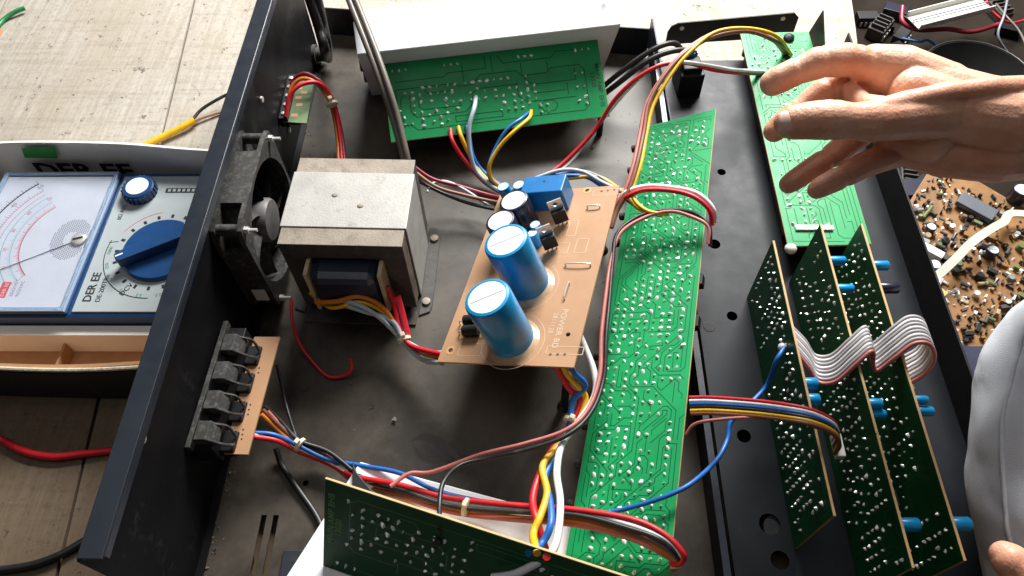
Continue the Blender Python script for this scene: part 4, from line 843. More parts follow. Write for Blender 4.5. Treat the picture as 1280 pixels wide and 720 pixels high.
harness('wire_harness', 'flat loom of red, white, black and orange wires across the white heatsink', [
 ('red', .2, [(-19.31,19.34,3.6), (-17.85,19.24,3.0), (-16.49,19.08,1.6), (-14.82,18.48,1.0), (-12.16,17.21,2.0), (-8.81,16.16,3.2), (-5.49,15.19,3.6), (-1.26,14.52,4.2), (2.78,13.98,5.4), (6.09,13.03,6.4), (7.86,12.05,6.9), (8.85,11.07,6.8), (8.86,10.67,6.2), (8.25,10.57,5.8)]),
 ('white', .17, [(-19.29,19.52,3.6), (-17.89,19.47,3.0), (-16.4,19.18,1.8), (-14.62,18.59,1.2), (-12.02,16.99,2.0), (-8.82,15.9,3.0), (-5.5,14.99,3.4), (-1.26,14.32,4.0), (2.79,13.79,5.2), (5.85,12.81,6.3), (7.67,11.89,6.8), (8.73,10.98,6.6), (8.79,10.62,6.0), (8.24,10.48,5.8)]),
 ('blue', .17, [(-19.26,19.64,3.6), (-17.85,19.57,3.2), (-16.32,19.34,2.0), (-14.29,18.56,1.6), (-11.64,17.83,2.2), (-8.96,17.07,2.8), (-6.34,15.68,3.4), (-3.38,14.95,3.4), (-0.74,14.48,4.0), (2.79,13.5,5.0), (5.84,12.6,6.2), (7.58,11.71,6.6), (8.66,10.89,6.4), (8.73,10.58,5.8)]),
 ('brown', .17, [(-18.97,21.29,3.8), (-18.12,20.67,3.0), (-16.66,19.64,2.0), (-14.61,18.81,1.4), (-11.85,16.72,1.8), (-8.54,15.53,2.8), (-5.24,14.74,3.2), (-1.26,14.14,3.9), (2.78,13.49,5.2), (5.83,12.41,6.2), (7.47,11.52,6.6), (8.69,10.8,6.2), (8.66,10.53,5.6)]),
 ('orange', .17, [(-19.01,20.93,3.8), (-18.12,20.39,2.8), (-16.71,19.44,1.9), (-14.82,18.76,1.2), (-11.84,16.93,2.0), (-8.59,15.76,2.6), (-5.24,14.58,3.0), (-1.26,13.96,3.8), (2.77,13.19,5.2), (5.81,12.17,6.2), (7.47,11.36,6.5), (8.61,10.71,6.0), (8.46,10.44,5.6)]),
 ('black', .17, [(-18.9,21.54,3.8), (-17.9,20.76,2.8), (-16.5,19.68,2.2), (-14.41,18.9,1.8), (-11.51,16.81,2.2), (-8.47,15.66,3.4), (-5.17,14.61,3.8), (-1.24,14.04,4.4), (2.76,13.47,5.6), (5.79,12.49,6.6), (7.52,11.65,7.0), (8.7,10.85,6.4), (8.63,10.53,5.8)]),
 ('pink', .17, [(-18.68,21.26,3.6), (-17.79,20.48,2.6), (-16.53,19.62,1.6), (-14.7,18.64,0.9), (-11.88,16.61,1.6), (-8.57,15.48,2.6), (-5.24,14.43,3.0), (-1.25,13.71,3.8), (2.76,13.0,5.2), (5.8,11.98,6.2), (7.36,11.18,6.5), (8.59,10.62,5.8), (8.39,10.39,5.4)])],
 [((-16.45,19.4,2.0), (.8,-.5,-.2), .55), ((-4.28,14.51,3.8), (.95,-.25,.05), .62)])
harness('wire', 'thin black wire crossing the pan beside the terminal tie', [('black', .13, [(-18.7,25.0,3.6), (-18.52,24.09,2.4), (-18.08,22.4,1.6), (-16.59,19.56,2.2)])])
harness('wire', 'black stray wire lying along the pan toward the vent slots', [('black', .22, [(-18.48,19.54,1.0), (-18.11,18.61,0.25), (-16.64,16.85,0.25), (-15.22,15.16,0.25), (-14.34,13.94,0.3)])])
# pair running over the control board to the far board
harness('wire_harness', 'brown, yellow and pink loom arching over the black mains switch', [
 ('brown', .2, [tuple(at(RB,*(4.17,23.34),.0)), (21.7,55.28,8.0), (19.01,54.88,9.2), (16.01,53.97,9.6), (13.29,52.16,9.4), (11.23,49.75,8.8), (9.9,47.24,8.0), (9.23,44.59,7.4), (8.57,41.42,7.0), (7.7,39.15,6.4), (6.87,37.84,5.6), (6.3,36.3,5.2)]),
 ('yellow', .17, [tuple(at(RB,*(4.43,23.1),.0)), (21.82,55.47,8.2), (18.99,55.05,9.4), (15.86,54.15,9.8), (13.54,51.95,9.4), (11.82,49.97,8.6), (10.35,47.45,7.8), (9.6,44.79,7.2), (8.93,41.6,6.8), (7.94,38.98,6.4), (8.87,37.18,6.4), (10.69,36.69,6.4)]),
 ('pink', .18, [tuple(at(RB,*(3.84,23.22),.0)), (21.41,55.76,7.8), (18.78,55.36,9.0), (15.77,54.45,9.4), (12.92,52.2,9.2), (10.92,49.68,8.6), (9.6,47.26,7.8), (8.92,44.52,7.2), (8.28,41.51,6.8), (7.41,39.32,6.2), (6.63,38.17,5.6)])])
harness('wire_harness', 'red and white pair running from the far board down past the switch', [
 ('red', .2, [tuple(at(RB,*(1.01,20.37),.0)), (18.22,52.63,6.6), (15.96,52.48,7.2), (13.8,52.66,7.6), (11.58,52.71,7.4), (9.52,52.2,6.6), (7.65,51.32,4.8), (5.71,49.73,2.6), (3.51,47.78,1.2), (1.88,46.28,0.8), (0.26,44.96,1.0)]),
 ('white', .17, [tuple(at(RB,*(1.44,20.71),.0)), (18.15,52.6,6.9), (15.93,52.56,7.4), (13.9,52.63,7.8), (12.78,52.99,7.6), (11.26,53.19,7.0), (9.5,52.24,6.2), (7.53,51.13,4.4), (5.58,49.52,2.2), (3.67,47.56,0.9), (2.18,46.16,0.5)])])
harness('wire_harness', 'black pair of mains wires arching from the switch behind the heatsink', [
 ('black', .27, [tuple(at(sF,.6,2.3,3.3)), (13.56,57.6,5.8), (12.05,57.03,6.0), (10.17,56.45,5.2), (8.2,55.9,3.6), (6.78,55.71,2.2)]),
 ('black', .27, [tuple(at(sF,1.7,2.3,3.3)), (14.05,57.04,5.6), (12.34,56.49,5.7), (10.44,55.79,5.0), (8.48,55.23,3.4), (6.78,55.04,1.8)])])
harness('wire_harness', 'red and white pair bowed across the control board', [
 ('red', .2, [(6.7,38.33,5.0), (7.5,38.65,6.2), (8.95,38.8,6.8), (10.95,38.27,7.4), (12.49,37.28,7.8), (13.54,36.34,7.4), (13.83,35.42,6.6)]),
 ('white', .19, [(6.59,38.66,5.0), (7.46,39.07,6.2), (9.12,39.21,6.8), (11.1,38.6,7.4), (12.7,37.52,7.8), (13.81,36.5,7.4), (14.11,35.89,6.4)])])
rib = thing('ribbon_cable', 'flat colour ribbon from the control board to the upright board', 'ribbon cable', (10.73,20.68,6.0))
for k, c in enumerate(('red','white','blue','black','yellow','brown')):
    d = k*3.4
    MB().tube([(10.54,21.17,6.2), (11.76,20.66,7.2), (14.11,19.8,8.6), (16.07,18.9,9.8), (17.19,18.35,10.0), (18.1,17.95,9.6), (18.64,17.6,8.6), (18.45,17.42,7.6)] if False else
      [tuple(V(p)+V((.0,-.22*k*(1-.35*i/7),-.03*k))) for i, p in enumerate(((10.6,21.32,6.0), (11.82,20.86,7.0), (14.13,19.91,8.6), (15.82,19.01,9.9), (16.98,18.52,10.2), (18.06,18.08,9.8), (18.66,17.77,8.8), (18.79,17.63,7.6)))], .135, 8, 7).build('wire', W[c], rib, smooth=True, angle=80)
MB().box((V((19.04,17.84,7.6)), V((1,0,0)), V((0,1,0)), V((0,0,1))), -.25, .3, -1.2, .3, -.5, .1).build('plug', K['offw'], rib, bevel=.06)
harness('wire', 'thin pinkish wire curving from the control board edge under the colour ribbon', [('pink', .11, [(10.17,18.87,5.6), (10.53,19.24,6.2), (11.35,19.24,7.0), (13.81,18.9,8.2), (16.28,18.13,9.4), (17.18,17.69,9.6)])])
harness('wire', 'thin blue wire soldered to the upright board, crossing the control board', [('blue', .16, [tuple(at(F1, *(32.2-16.93*1.0-0.0, 4.6), .1)) if False else (17.0,24.28,7.64), (16.4,23.29,7.44), (16.08,22.61,5.2), (14.34,20.94,5.2), (13.28,19.98,5.0), (12.93,18.7,4.8), (11.8,17.05,5.4), (9.99,15.31,6.6), (8.41,14.51,6.4), (6.76,14.15,5.6), (4.75,13.98,4.6), (3.76,13.99,4.2)])])
MB().ball((16.95,24.43,7.35), .32, 8, 6).build('solder_blob', K['solder'], [r for r in ROOTS if r['label'].startswith('thin blue wire soldered')][0], smooth=True)
rw = thing('ribbon_cable', 'white striped ribbon looping over the tops of the upright boards', 'ribbon cable', (17.8,23.72,8.0))
path = [(17.5,23.42,8.79), (18.3,26.6,8.0), (19.0,25.9,7.3), (19.9,25.6,7.9), (20.8,26.1,9.3), (21.7,26.7,9.9), (22.2,26.4,8.6), (22.6,26.2,8.4), (23.4,26.6,9.6), (24.3,27.1,10.3), (25.2,27.0,10.3), (25.8,26.5,9.3), (25.6,26.0,8.3), (24.9,25.7,7.6)]
path = [(x, y-2.9, z-.25) for x, y, z in path]
path[0] = (17.45,24.5,8.3)
for k in range(8):
    o_ = (k-3.5)*.27
    MB().tube([tuple(V(p)+V((.05*o_, o_, .12*o_*math.sin(i)))) for i, p in enumerate(path)], .142, 8, 6).build('wire', W['pink'] if k == 0 else (mat('ribbon_grey_white', (.60,.59,.58), .5, 0, .1, 120, 0, 400, .3, (.35,.30,.28), 90, dthr=.55), mat('ribbon_stripe_grey', (.34,.32,.33), .5, 0, .1, 120))[k % 2], rw, smooth=True, angle=80)
MB().box((V((17.3,24.5,8.0)), V((1,0,0)), V((0,1,0)), V((0,0,1))), .0, .5, -1.2, 1.2, -.9, .0).build('plug', K['offw'], rw, bevel=.06)
MB().box((V((24.0,22.5,7.2)), V((1,0,0)), V((0,1,0)), V((0,0,1))), -.02, 1.0, -1.1, 1.1, -.9, .1).build('plug', K['tie'], rw, bevel=.06)
# leads on the table
harness('test_lead', 'red test lead curving on the table below the white box', [('red', .29, [(-41.18,21.19,1.2), (-40.3,20.79,-0.6), (-38.09,19.7,-0.7), (-35.8,19.28,-0.7), (-33.79,19.6,-0.7), (-31.48,19.99,-0.7), (-29.39,20.13,-0.7), (-26.05,20.15,-0.7)])], cat='cable')
harness('test_lead', 'black test lead on the table at the foot of the rear wall', [('black', .29, [(-38.74,11.08,-0.7), (-36.59,11.31,-0.7), (-34.45,11.6,-0.7), (-32.74,12.31,-0.7), (-31.16,13.52,-0.7), (-28.69,14.77,-0.7)])], cat='cable')
yc = harness('cable', 'yellow sleeved cable with black core leaving behind the box', [('yellow', .34, [(-39.65,49.03,-0.4), (-38.01,50.86,-0.45), (-36.26,52.19,-0.5), (-34.43,53.55,-0.45), (-33.7,54.34,-0.35)]), ('black', .16, [(-34.03,53.94,-0.4), (-33.38,55.41,-0.3), (-32.36,56.57,-0.1), (-30.81,57.39,0.2), (-28.83,58.21,0.5)])], cat='cable')
MB().tube([(-33.99,54.27,-0.5), (-33.0,55.04,-0.6), (-31.8,55.71,-0.7), (-30.35,56.38,-0.8)], .17, 8).build('bare_strand', W['tan'], yc, smooth=True)
harness('wire', 'short green wire end on the bare planks', [('green', .25, [(-60.35,67.7,-0.75), (-60.09,70.29,-0.72), (-59.53,71.4,-0.6), (-58.64,72.11,-0.5), (-57.96,72.61,-0.45)]), ('orange', .1, [(-59.91,66.47,-0.85), (-59.58,67.85,-0.88), (-59.58,69.23,-0.88)])])

# ---------------------------------------------------------------- clutter beyond the table edge
jb = thing('scrap_board', 'old brown circuit board crowded with parts beyond the table edge', 'circuit board', (45, 42, -11))
J = frame(((37.7,33.29,-10.0), (.80,-.60,0), (.60,.80,0)))
JW, JH = 26, 24
MB().prism(J, [(-9,0),(JW,0),(JW,JH-6),(-9,JH)] , -.2, 0).build('board', K['brownpcb'], jb, bevel=.03)
JF = (at(J,-9,0), J[1], J[2], J[3]); rnd = random.Random(21)
jm = [K['plastic'], K['plastic'], K['coredark'], K['brownpcb'], mat('tan_resistor', (.35,.25,.15), .5, 0, .2, 90), mat('brown_part', (.16,.10,.06), .6, 0, .3, 90), K['silver'], K['cdark'], mat('grey_part', (.24,.24,.23), .6, 0, .2, 90), mat('dull_green_part', (.10,.14,.05), .6)]
for k in range(290):
    u, v = rnd.uniform(.5, 30), rnd.uniform(.5, 20); G = sub(JF, u, v, 0, rnd.choice((0, 0, math.pi/2, .78))+rnd.uniform(-.12,.12)); t = rnd.random(); m = rnd.choice(jm)
    if t < .4:
        L = rnd.uniform(.25, .6); MB().lathe(at(G,-L,0,.3), tuple(G[1]), [(.13,0),(.2,.06),(.17,L),(.2,2*L-.06),(.13,2*L)], 8).build('resistor', m, jb, smooth=True)
    elif t < .72:
        r = rnd.uniform(.16,.38); MB().lathe(at(G,0,0,0), (rnd.uniform(-.25,.25),rnd.uniform(-.25,.25),1), [(r,0),(r,r*2-.06),(r*.85,r*2),(.01,r*2)], 10).build('capacitor', m, jb, smooth=True)
    else: MB().box(G, -rnd.uniform(.2,.6), rnd.uniform(.2,.6), -.2, rnd.uniform(.1,.3), 0, rnd.uniform(.2,.7)).build('chip', m, jb, bevel=.04)
tiny = [MB(), MB(), MB()]
for _ in range(1100):
    u, v = rnd.uniform(.4, 34), rnd.uniform(.4, 22); G = sub(JF, u, v, 0, rnd.choice((0, math.pi/2, .8, 2.2))+rnd.uniform(-.2,.2)); a = rnd.uniform(.06,.32)
    tiny[rnd.choice((0,0,0,1,2))].box(G, -a, a, -rnd.uniform(.05,.12), rnd.uniform(.05,.12), 0, rnd.uniform(.1,.55))
for q, mk in zip(tiny, ('coredark', 'brownpcb', 'offw')): q.build('tiny_parts', K[mk], jb, kind='stuff')
jp = solder(JF, [(rnd.uniform(.4,30), rnd.uniform(.4,20)) for _ in range(220)], 3, .16, .2).build('solder_joints', K['solder'], jb, kind='stuff')
def jat(px): return (V(px)-JF[0]).dot(JF[1]), (V(px)-JF[0]).dot(JF[2])
u, v = jat((46.41,50.21,-10.0)); MB().box(sub(JF,u,v,0,-.10), -1.9, 1.9, -.85, .85, .3, .9).build('chip', mat('grey_chip', (.09,.10,.12), .45, 0, .1, 60), jb, bevel=.05)
u, v = jat((39.0,45.03,-10.0)); MB().box(sub(JF,u,v,0,-.05), -2.3, 2.3, -.45, .45, 0, 1.3).build('ceramic_resistor', K['white'], jb, bevel=.06)
u, v = jat((38.4,40.1,-10.0)); MB().box(sub(JF,u,v,0,-.25), -1.7, 1.7, -.5, .5, 0, 1.4).build('yellow_part', mat('dull_yellow', (.42,.38,.13), .6, 0, .2, 60), jb, bevel=.06)
for px, r in (((45.99,44.43,-10.0), .6), ((39.76,42.67,-10.0), .6), ((51.15,51.71,-10.0), .9), ((40.91,47.48,-10.0), .5)): u, v = jat(px); can(jb, JF, u, v, r, r*1.9, K['cdark'], K['cwhite'], glue=False, n=16)
sr = thing('flat_strip', 'pale grey flat strip bowed across the brown board', 'strip', (37.28,40.38,-9.0))
sm = MB(); sp_ = crom([(36.7,40.3,-8.6), (38.52,40.47,-8.3), (40.68,42.09,-7.8), (43.21,44.35,-7.6), (45.85,46.18,-7.8), (47.54,47.3,-8.2), (48.85,48.65,-8.6), (50.69,48.64,-8.6)], 6)
vs = []
for i, p in enumerate(sp_):
    d = (sp_[min(i+1,len(sp_)-1)]-sp_[max(i-1,0)]).normalized(); n_ = d.cross(V((0,0,1))).normalized()*.42; vs += [p-n_, p+n_, p+n_+V((0,0,.14)), p-n_+V((0,0,.14))]
k = len(sp_); sm.add(vs, [(i*4+a, i*4+(a+1) % 4, (i+1)*4+(a+1) % 4, (i+1)*4+a) for i in range(k-1) for a in range(4)] + [(0,1,2,3), (k*4-1,k*4-2,k*4-3,k*4-4)]).build('band', mat('strip_grey', (.42,.42,.36), .6, 0, .15, 60), sr, smooth=True)
sk_ = thing('loudspeaker', 'round black loudspeaker basket with thin pale rim among the scrap', 'loudspeaker', (63, 68, -14))
ctr = V((53.49,70.85,-10.0)); ctr.z = -14
MB().lathe(ctr, (0,0,1), [(5.0,0),(5.6,2.2),(6.3,3.9),(6.45,4.0),(6.45,4.2),(6.1,4.22),(5.9,4.0),(4.6,2.4),(2.0,1.2),(.01,1.1)], 40).build('basket', mat('black_basket', (.006,.006,.006), .75, 0, .3, 40, spec=.08), sk_, smooth=True)
MB().tube([ctr+V((6.36*math.cos(t*math.pi/20), 6.36*math.sin(t*math.pi/20), 4.22)) for t in range(41)], .1, 8, 1, smooth=False).build('rim', K['rim'], sk_, smooth=True)
MB().ball(tuple(ctr+V((0,0,1.3))), 1.6, 16, 8, (1,1,.6)).build('dust_cap', K['coil'], sk_, smooth=True)
wl = thing('plastic_trough', 'white plastic trough with a red cable lying among dark scrap', 'trough', (52.85,81.99,-10.0))
p0, p1 = V((48.47,80.78,-10.0)), V((58.93,84.5,-10.0)); d = (p1-p0); L = d.length; d.normalize(); nY = V((-d.y, d.x, 0))
prf = [(-1.5,.9),(-1.4,0),(1.4,0),(1.5,.9),(1.3,.9),(1.2,.25),(-1.2,.25),(-1.3,.9)]
MB().prism((p0, nY, V((0,0,1)), d), prf, 0, L).build('tray', K['offw'], wl, bevel=.1)
MB().tube([p0+nY*.1+V((0,0,.5)), p0.lerp(p1,.5)+V((0,0,.55)), p1+V((0,0,.5))], .1, 6).build('seam', K['grey_ink'], wl)
harness('cable', 'dark red cable curling round the white trough', [('maroon', .3, [(48.23,84.34,-10.0), (47.94,81.76,-10.5), (49.91,80.79,-11.0), (53.71,81.31,-11.2), (56.72,80.89,-11.4), (60.89,82.57,-11.5)])], cat='cable')
rnd = random.Random(8)
SCRAP = ('small black scrap block lying against the far corner of the table edge', 'dark finned scrap part between the table edge and the red cable', 'squat black scrap part touching the dark finned one',
 'navy scrap capacitor block beside the red cable curl', 'black scrap box behind the end of the white trough', 'dark finned scrap part under the wrist beside the brown board', 'black scrap relay at the corner of the brown board',
 'navy scrap block wedged between the brown board and table edge', 'black scrap box under the red cable curl', 'dark finned scrap part at the end of the white trough', 'black scrap box beside the loudspeaker rim and loose wires',
 'navy scrap block behind the knuckles of the hand', 'small black scrap block beside the front panel flange and brown board', 'dark finned scrap part under the looped white ribbon by the panel')
for k, (px, py, s_) in enumerate(((1085,20,1.4),(1100,34,1.8),(1108,28,1.2),(1120,12,1.5),(1142,20,1.2),(1146,210,1.5),(1160,240,1.9),(1136,232,2.1),(1128,42,1.3),(1250,12,1.6),(1262,34,1.4),(1120,58,1.2),(1150,262,1.2),(1185,470,2.2))):
    c = V(P(px,py,-12)) if False else V({0:(45.44,86.44,-13.0),1:(46.44,84.08,-13.0),2:(47.54,85.07,-13.0),3:(49.52,87.75,-13.0),4:(51.49,86.35,-13.0),5:(42.97,57.56,-13.0),6:(44.68,55.42,-13.0),7:(42.38,55.43,-13.0),8:(49.03,82.73,-13.0),9:(63.35,87.53,-13.0),10:(63.35,83.84,-13.0),11:(47.52,80.19,-13.0),12:(40.81,52.22,-13.0),13:(37.36,35.96,-13.0)}[k]); c.z = -14
    G = (c, V((math.cos(k*.9), math.sin(k*.9), 0)), V((-math.sin(k*.9), math.cos(k*.9), 0)), V((0,0,1)))
    r = thing('scrap_part', SCRAP[k], 'scrap', tuple(c), 'scrap parts beyond the table')
    MB().box(G, -s_, s_, -s_*.6, s_*.6, 0, s_*.9).build('body', (K['plastic'], K['coredark'], K['black'], K['cdark'])[k % 4], r, bevel=.1)
    for j in range(4): MB().box(G, -s_*.8+j*s_*.45, -s_*.6+j*s_*.45, -s_*.62-.2, -s_*.6, .1, s_*.5).build('pin', K['silver'], r)
    if k % 4 == 1:
        for j in range(4): MB().box(G, -s_*.8+j*s_*.45, -s_*.7+j*s_*.45, -s_*.5, s_*.5, s_*.9, s_*1.2).build('fin', K['coredark'], r)
for k, (c, pts) in enumerate((('dgrey', [(61.27,86.01,-11.0), (61.28,82.85,-10.5), (62.26,79.99,-11.0), (62.66,75.4,-12.0)]), ('red', [(59.32,86.33,-10.0), (60.21,84.36,-11.0), (62.22,82.87,-11.5), (65.93,84.46,-12.0)]), ('grey', [(62.4,86.28,-10.0), (60.49,82.2,-10.0), (59.4,79.55,-11.0), (61.37,78.14,-13.0)]), ('lgrey', [(36.03,32.72,-9.4), (36.86,32.92,-9.0), (38.31,33.36,-9.2), (39.65,32.42,-9.6)]), ('pink', [(35.68,35.45,-9.0), (35.25,34.42,-9.0), (35.79,33.13,-9.4), (37.19,32.35,-9.8)]), ('blue', [(48.02,80.51,-12.0), (49.69,79.23,-11.5), (50.78,79.52,-11.5), (52.19,79.13,-12.2)]))):
    harness('scrap_wire', '%s scrap wire curling among the clutter beyond the table edge' % {'dgrey':'brownish grey','lgrey':'pale grey','pink':'pinkish'}.get(c, c), [(c, .16, pts)])

# ---------------------------------------------------------------- person: right arm and hand, left thumb, trousers
ps = thing('person', 'person in grey trousers holding a bare right hand over the boards', 'person', (44, 25, -14))
def capsules(mb, chain):
    for (a, ra), (b, rb) in zip(chain, chain[1:]):
        a, b = V(a), V(b); mb.ball(a, ra, 16, 10); mb.ball(b, rb, 16, 10); d = b-a
        mb.lathe(a, d, [(ra, 0), (rb, d.length)], 16)
hm = MB()
index = [((20.32,34.84,22.04), 1.05), ((18.84,34.93,22.62), .98), ((18.56,34.97,22.66), .80), ((18.19,34.92,22.76), .98), ((17.14,34.71,22.89), .94), ((16.82,34.66,22.87), .76), ((16.49,34.58,22.83), .93), ((15.78,34.46,22.53), .82), ((15.5,34.34,22.46), .70), ((15.21,34.34,22.35), .82), ((14.49,34.17,22.02), .82), ((14.14,34.13,21.77), .76)]
middle = [((21.36,34.69,20.71), 1.0), ((19.69,34.82,20.85), .94), ((18.28,34.92,20.72), .92), ((17.94,34.87,20.58), .74), ((17.6,34.7,20.48), .88), ((16.79,34.35,19.92), .78), ((16.5,34.19,19.82), .70), ((15.89,33.88,19.4), .80), ((15.23,33.48,18.92), .76), ((14.92,33.31,18.69), .68)]
ring = [((22.04,33.87,19.68), .98), ((20.35,33.04,19.19), .84), ((19.03,32.27,18.49), .78), ((18.38,31.91,18.03), .76), ((18.04,31.7,17.91), .62), ((17.7,31.53,17.81), .73), ((16.84,31.17,17.35), .68), ((16.13,30.84,16.92), .66), ((15.87,30.74,16.74), .60)]
pinky = [((22.26,31.35,19.22), 1.0), ((20.79,30.85,18.94), .84), ((19.61,30.51,18.63), .78), ((18.8,30.17,18.31), .74), ((18.46,30.04,18.24), .60), ((18.13,29.88,18.14), .71), ((17.64,29.77,17.85), .67), ((17.3,29.67,17.67), .64), ((17.1,29.61,17.52), .57)]
thumb = [((23.39,31.51,21.91), 1.5), ((21.06,30.8,22.24), 1.25), ((19.06,30.22,22.52), 1.10), ((18.49,30.1,22.58), 1.14), ((17.36,29.98,22.77), .97), ((16.45,29.92,22.89), 1.08), ((16.23,29.92,22.89), .98), ((16.01,29.92,22.9), 1.10), ((15.8,29.92,22.9), .99), ((15.58,29.91,22.91), 1.06), ((15.01,29.94,22.83), 1.02), ((14.39,30.01,22.65), .95), ((14.11,30.11,22.49), .84)]
tendon = [((18.48,30.39,23.01), .62), ((20.32,31.0,23.12), .62), ((22.5,31.4,23.31), .62), ((25.03,31.81,23.26), .7), ((27.71,32.16,22.92), .8)]
fold = [((18.64,33.88,21.46), .5), ((18.94,32.34,21.65), .7), ((19.48,31.3,22.14), .9)]
for c in (index, middle, ring, pinky, thumb, tendon, fold): capsules(hm, c)
palm = [[((20.32,34.69,21.94),1.05),((22.55,33.86,21.81),1.5),((25.9,32.29,21.39),1.9),((28.65,31.79,20.98),2.2)],
        [((21.27,34.53,20.85),1.1),((23.34,33.39,20.76),1.7),((26.38,32.06,20.75),2.1),((29.38,31.79,20.48),2.3)],
        [((21.84,33.57,19.97),1.2),((23.81,32.21,19.97),1.8),((26.73,31.35,20.04),2.1),((29.98,31.67,20.14),2.3)],
        [((22.21,31.24,19.26),1.1),((24.17,30.9,19.34),1.5),((26.84,30.59,19.77),1.9),((29.84,31.25,20.11),2.3)],
        [((21.77,32.85,22.12),1.4),((24.07,31.44,21.85),1.6),((26.76,31.1,21.54),2.0)],
        [((20.0,35.07,22.32),1.15),((21.58,34.7,22.27),1.35),((23.89,33.65,21.74),1.5)],
        [((21.12,31.72,19.97),1.1),((22.91,31.16,20.26),1.5)]]
for c in palm: capsules(hm, c)
capsules(hm, [((27.86,31.7,20.7),2.55),((30.77,31.73,20.4),2.75),((35.33,31.77,19.68),3.1),((42.36,32.14,17.91),3.7),((53.43,32.67,14.32),4.2)])
# the other hand's thumb, resting on the knee
capsules(hm, [((23.85,9.61,12.71),.72),((24.04,9.3,12.74),.92),((24.68,8.57,12.6),1.0),((25.68,7.82,12.08),1.1),((27.23,6.42,10.52),1.6)])
for c in ([((27.9,9.27,10.57),.62),((28.24,8.18,10.32),.78),((29.21,6.6,9.5),.9),((30.52,5.26,8.34),1.1)], [((29.38,9.95,10.49),.64),((29.67,8.63,10.09),.8),((30.44,6.84,9.26),.92),((31.52,5.3,8.09),1.15)],
          [((31.04,10.07,10.04),.62),((31.16,8.73,9.64),.78),((31.68,6.9,8.9),.9),((32.52,5.34,7.85),1.1)], [((32.74,9.65,9.23),.55),((32.76,8.48,8.95),.7),((33.02,6.81,8.32),.82),((33.53,5.2,7.49),1.0)],
          [((27.23,6.42,10.52),1.5),((30.36,4.54,8.11),1.6),((33.35,1.49,5.31),2.2),((39.47,-2.8,-0.08),2.8)], [((33.35,5.0,7.6),1.2),((34.12,1.86,5.05),2.0)]): capsules(hm, c)
body = hm.build('body', K['skin'], ps, fixn=True)
md = body.modifiers.new('remesh', 'REMESH'); md.mode = 'VOXEL'; md.voxel_size = .085*S; md.use_smooth_shade = True
ms = body.modifiers.new('smooth', 'SMOOTH'); ms.factor = .5; ms.iterations = 4
def nail(tip, back, nrm, wd, name='fingernail'):
    tip, back, nrm = V(tip), V(back), V(nrm).normalized(); d = (tip-back).normalized(); nrm = (nrm-d*nrm.dot(d)).normalized(); s_ = d.cross(nrm); L = (tip-back).length; m = MB(); vs = []
    nu, nv = 8, 8
    for i in range(nv+1):
        t = i/nv; wv = wd*(1-.25*(1-t)**3-.35*max(0, t-.75)**1.2*3)
        for j in range(nu+1):
            a = (j/nu-.5)*2; ang = a*1.0; vs.append(back+d*L*t+s_*wv*math.sin(ang)/math.sin(1.0)+nrm*(wd*(math.cos(ang)-1)*.9)-nrm*(.22*(1-t)**4))
    m.add(vs, [(i*(nu+1)+j, i*(nu+1)+j+1, (i+1)*(nu+1)+j+1, (i+1)*(nu+1)+j) for i in range(nv) for j in range(nu)]); o = m.build(name, K['nail'], ps, smooth=True)
    so = o.modifiers.new('thick', 'SOLIDIFY'); so.thickness = .06*S; return o
cdir = (V((0,0,52))-V((14.61,30.05,22.79))).normalized()
tip, bk = V((13.47,30.03,22.69)), V((14.71,30.01,22.88))
nail(tip+cdir*.62, bk+cdir*.86, cdir+V((0,.25,0)), .62)
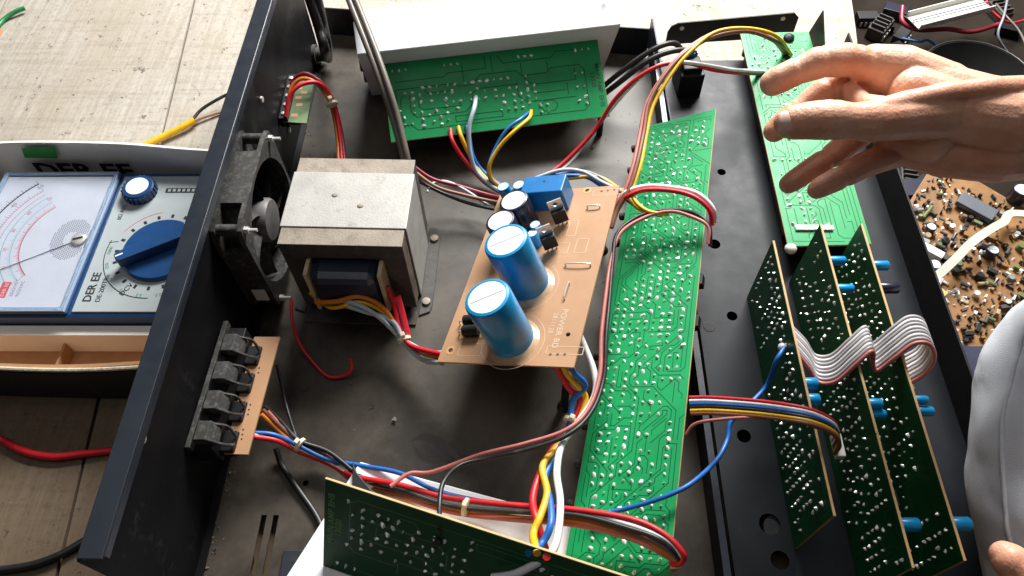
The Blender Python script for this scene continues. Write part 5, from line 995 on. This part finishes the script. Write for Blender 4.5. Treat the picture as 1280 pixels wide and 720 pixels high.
# trousers: bent knee with a seam
axp = [V((61.27,25.11,1.96)), V((48.19,24.24,7.18)), V((41.65,23.71,9.43)), V((36.77,23.28,10.49)), V((33.65,21.95,10.32)), V((32.24,19.2,9.28)), V((31.67,16.13,8.0)), V((31.63,13.13,6.76)), V((32.06,8.63,4.64)), V((33.31,3.14,1.61))]
c_ = crom(axp, 12); n = 72; m = len(c_); vs = []; prev = None; seam = []
view = V((0,0,52))
for i in range(m):
    d = (c_[min(i+1,m-1)]-c_[max(i-1,0)]).normalized()
    x, y = perp(d) if prev is None else ((prev-d*prev.dot(d)).normalized(), None); y = d.cross(x); prev = x
    best = None
    for q in range(n):
        a = 2*math.pi*q/n; dr = x*math.cos(a)+y*math.sin(a); t = i/(m-1); p = c_[i]+dr*(4.7+1.6*max(0, .4-t)/.4)
        crease = abs(noise.noise(V((a*1.1+t*7, t*9, 1.3))))
        w_ = noise.noise(p*.22)*.5+noise.noise(p*.6+V((3,1,7)))*.12-.16*max(0, .12-crease)/.12*abs(math.sin(t*5))
        vs.append(p+dr*w_)
        side = (V((-1,.15,.55)).normalized()).dot(dr)
        if best is None or side > best[0]: best = (side, p+dr*(w_+.03))
    seam.append(best[1])
kn = MB(); fs = [(i*n+q, i*n+(q+1) % n, (i+1)*n+(q+1) % n, (i+1)*n+q) for i in range(m-1) for q in range(n)] + [tuple(reversed(range(n))), tuple(range((m-1)*n, m*n))]
kn.add(vs, fs); to = kn.build('trousers', K['cloth'], ps, smooth=True, angle=80)
ss = to.modifiers.new('sub', 'SUBSURF'); ss.levels = 1; ss.render_levels = 1
MB().tube(seam[::2], .13, 8, 3).build('seam', K['cloth'], to, smooth=True, angle=80)
nc = MB(); cl = []
for i in range(15):
    for j in range(15):
        p = V((37.89,35.07,-13.0))*0 + V((34+i*1.0, 13+j*1.5, 0)); p.z = -9.5+1.6*noise.noise(V((i*.3, j*.3, 2)))+(1.5 if j < 9 else 0); cl.append(p)
nc.add(cl+[p-V((0,0,4.4)) for p in cl], [(i*15+j, i*15+j+1, (i+1)*15+j+1, (i+1)*15+j) for i in range(14) for j in range(14)] + [(225+(i+1)*15+j, 225+(i+1)*15+j+1, 225+i*15+j+1, 225+i*15+j) for i in range(14) for j in range(14)]
   + [(a, b, 225+b, 225+a) for a, b in [(j, j+1) for j in range(14)]+[(14*15+j+1, 14*15+j) for j in range(14)]+[((i+1)*15, i*15) for i in range(14)]+[(i*15+14, (i+1)*15+14) for i in range(14)]])
tag(nc.build('folded_cloth', K['navycloth'], loc=(41, 22, -14), smooth=True, angle=80), 'dark navy folded cloth lying between the panel and the trouser knee', 'cloth')

for o in list(bpy.data.objects):
    if '_o' in o.keys(): del o['_o']
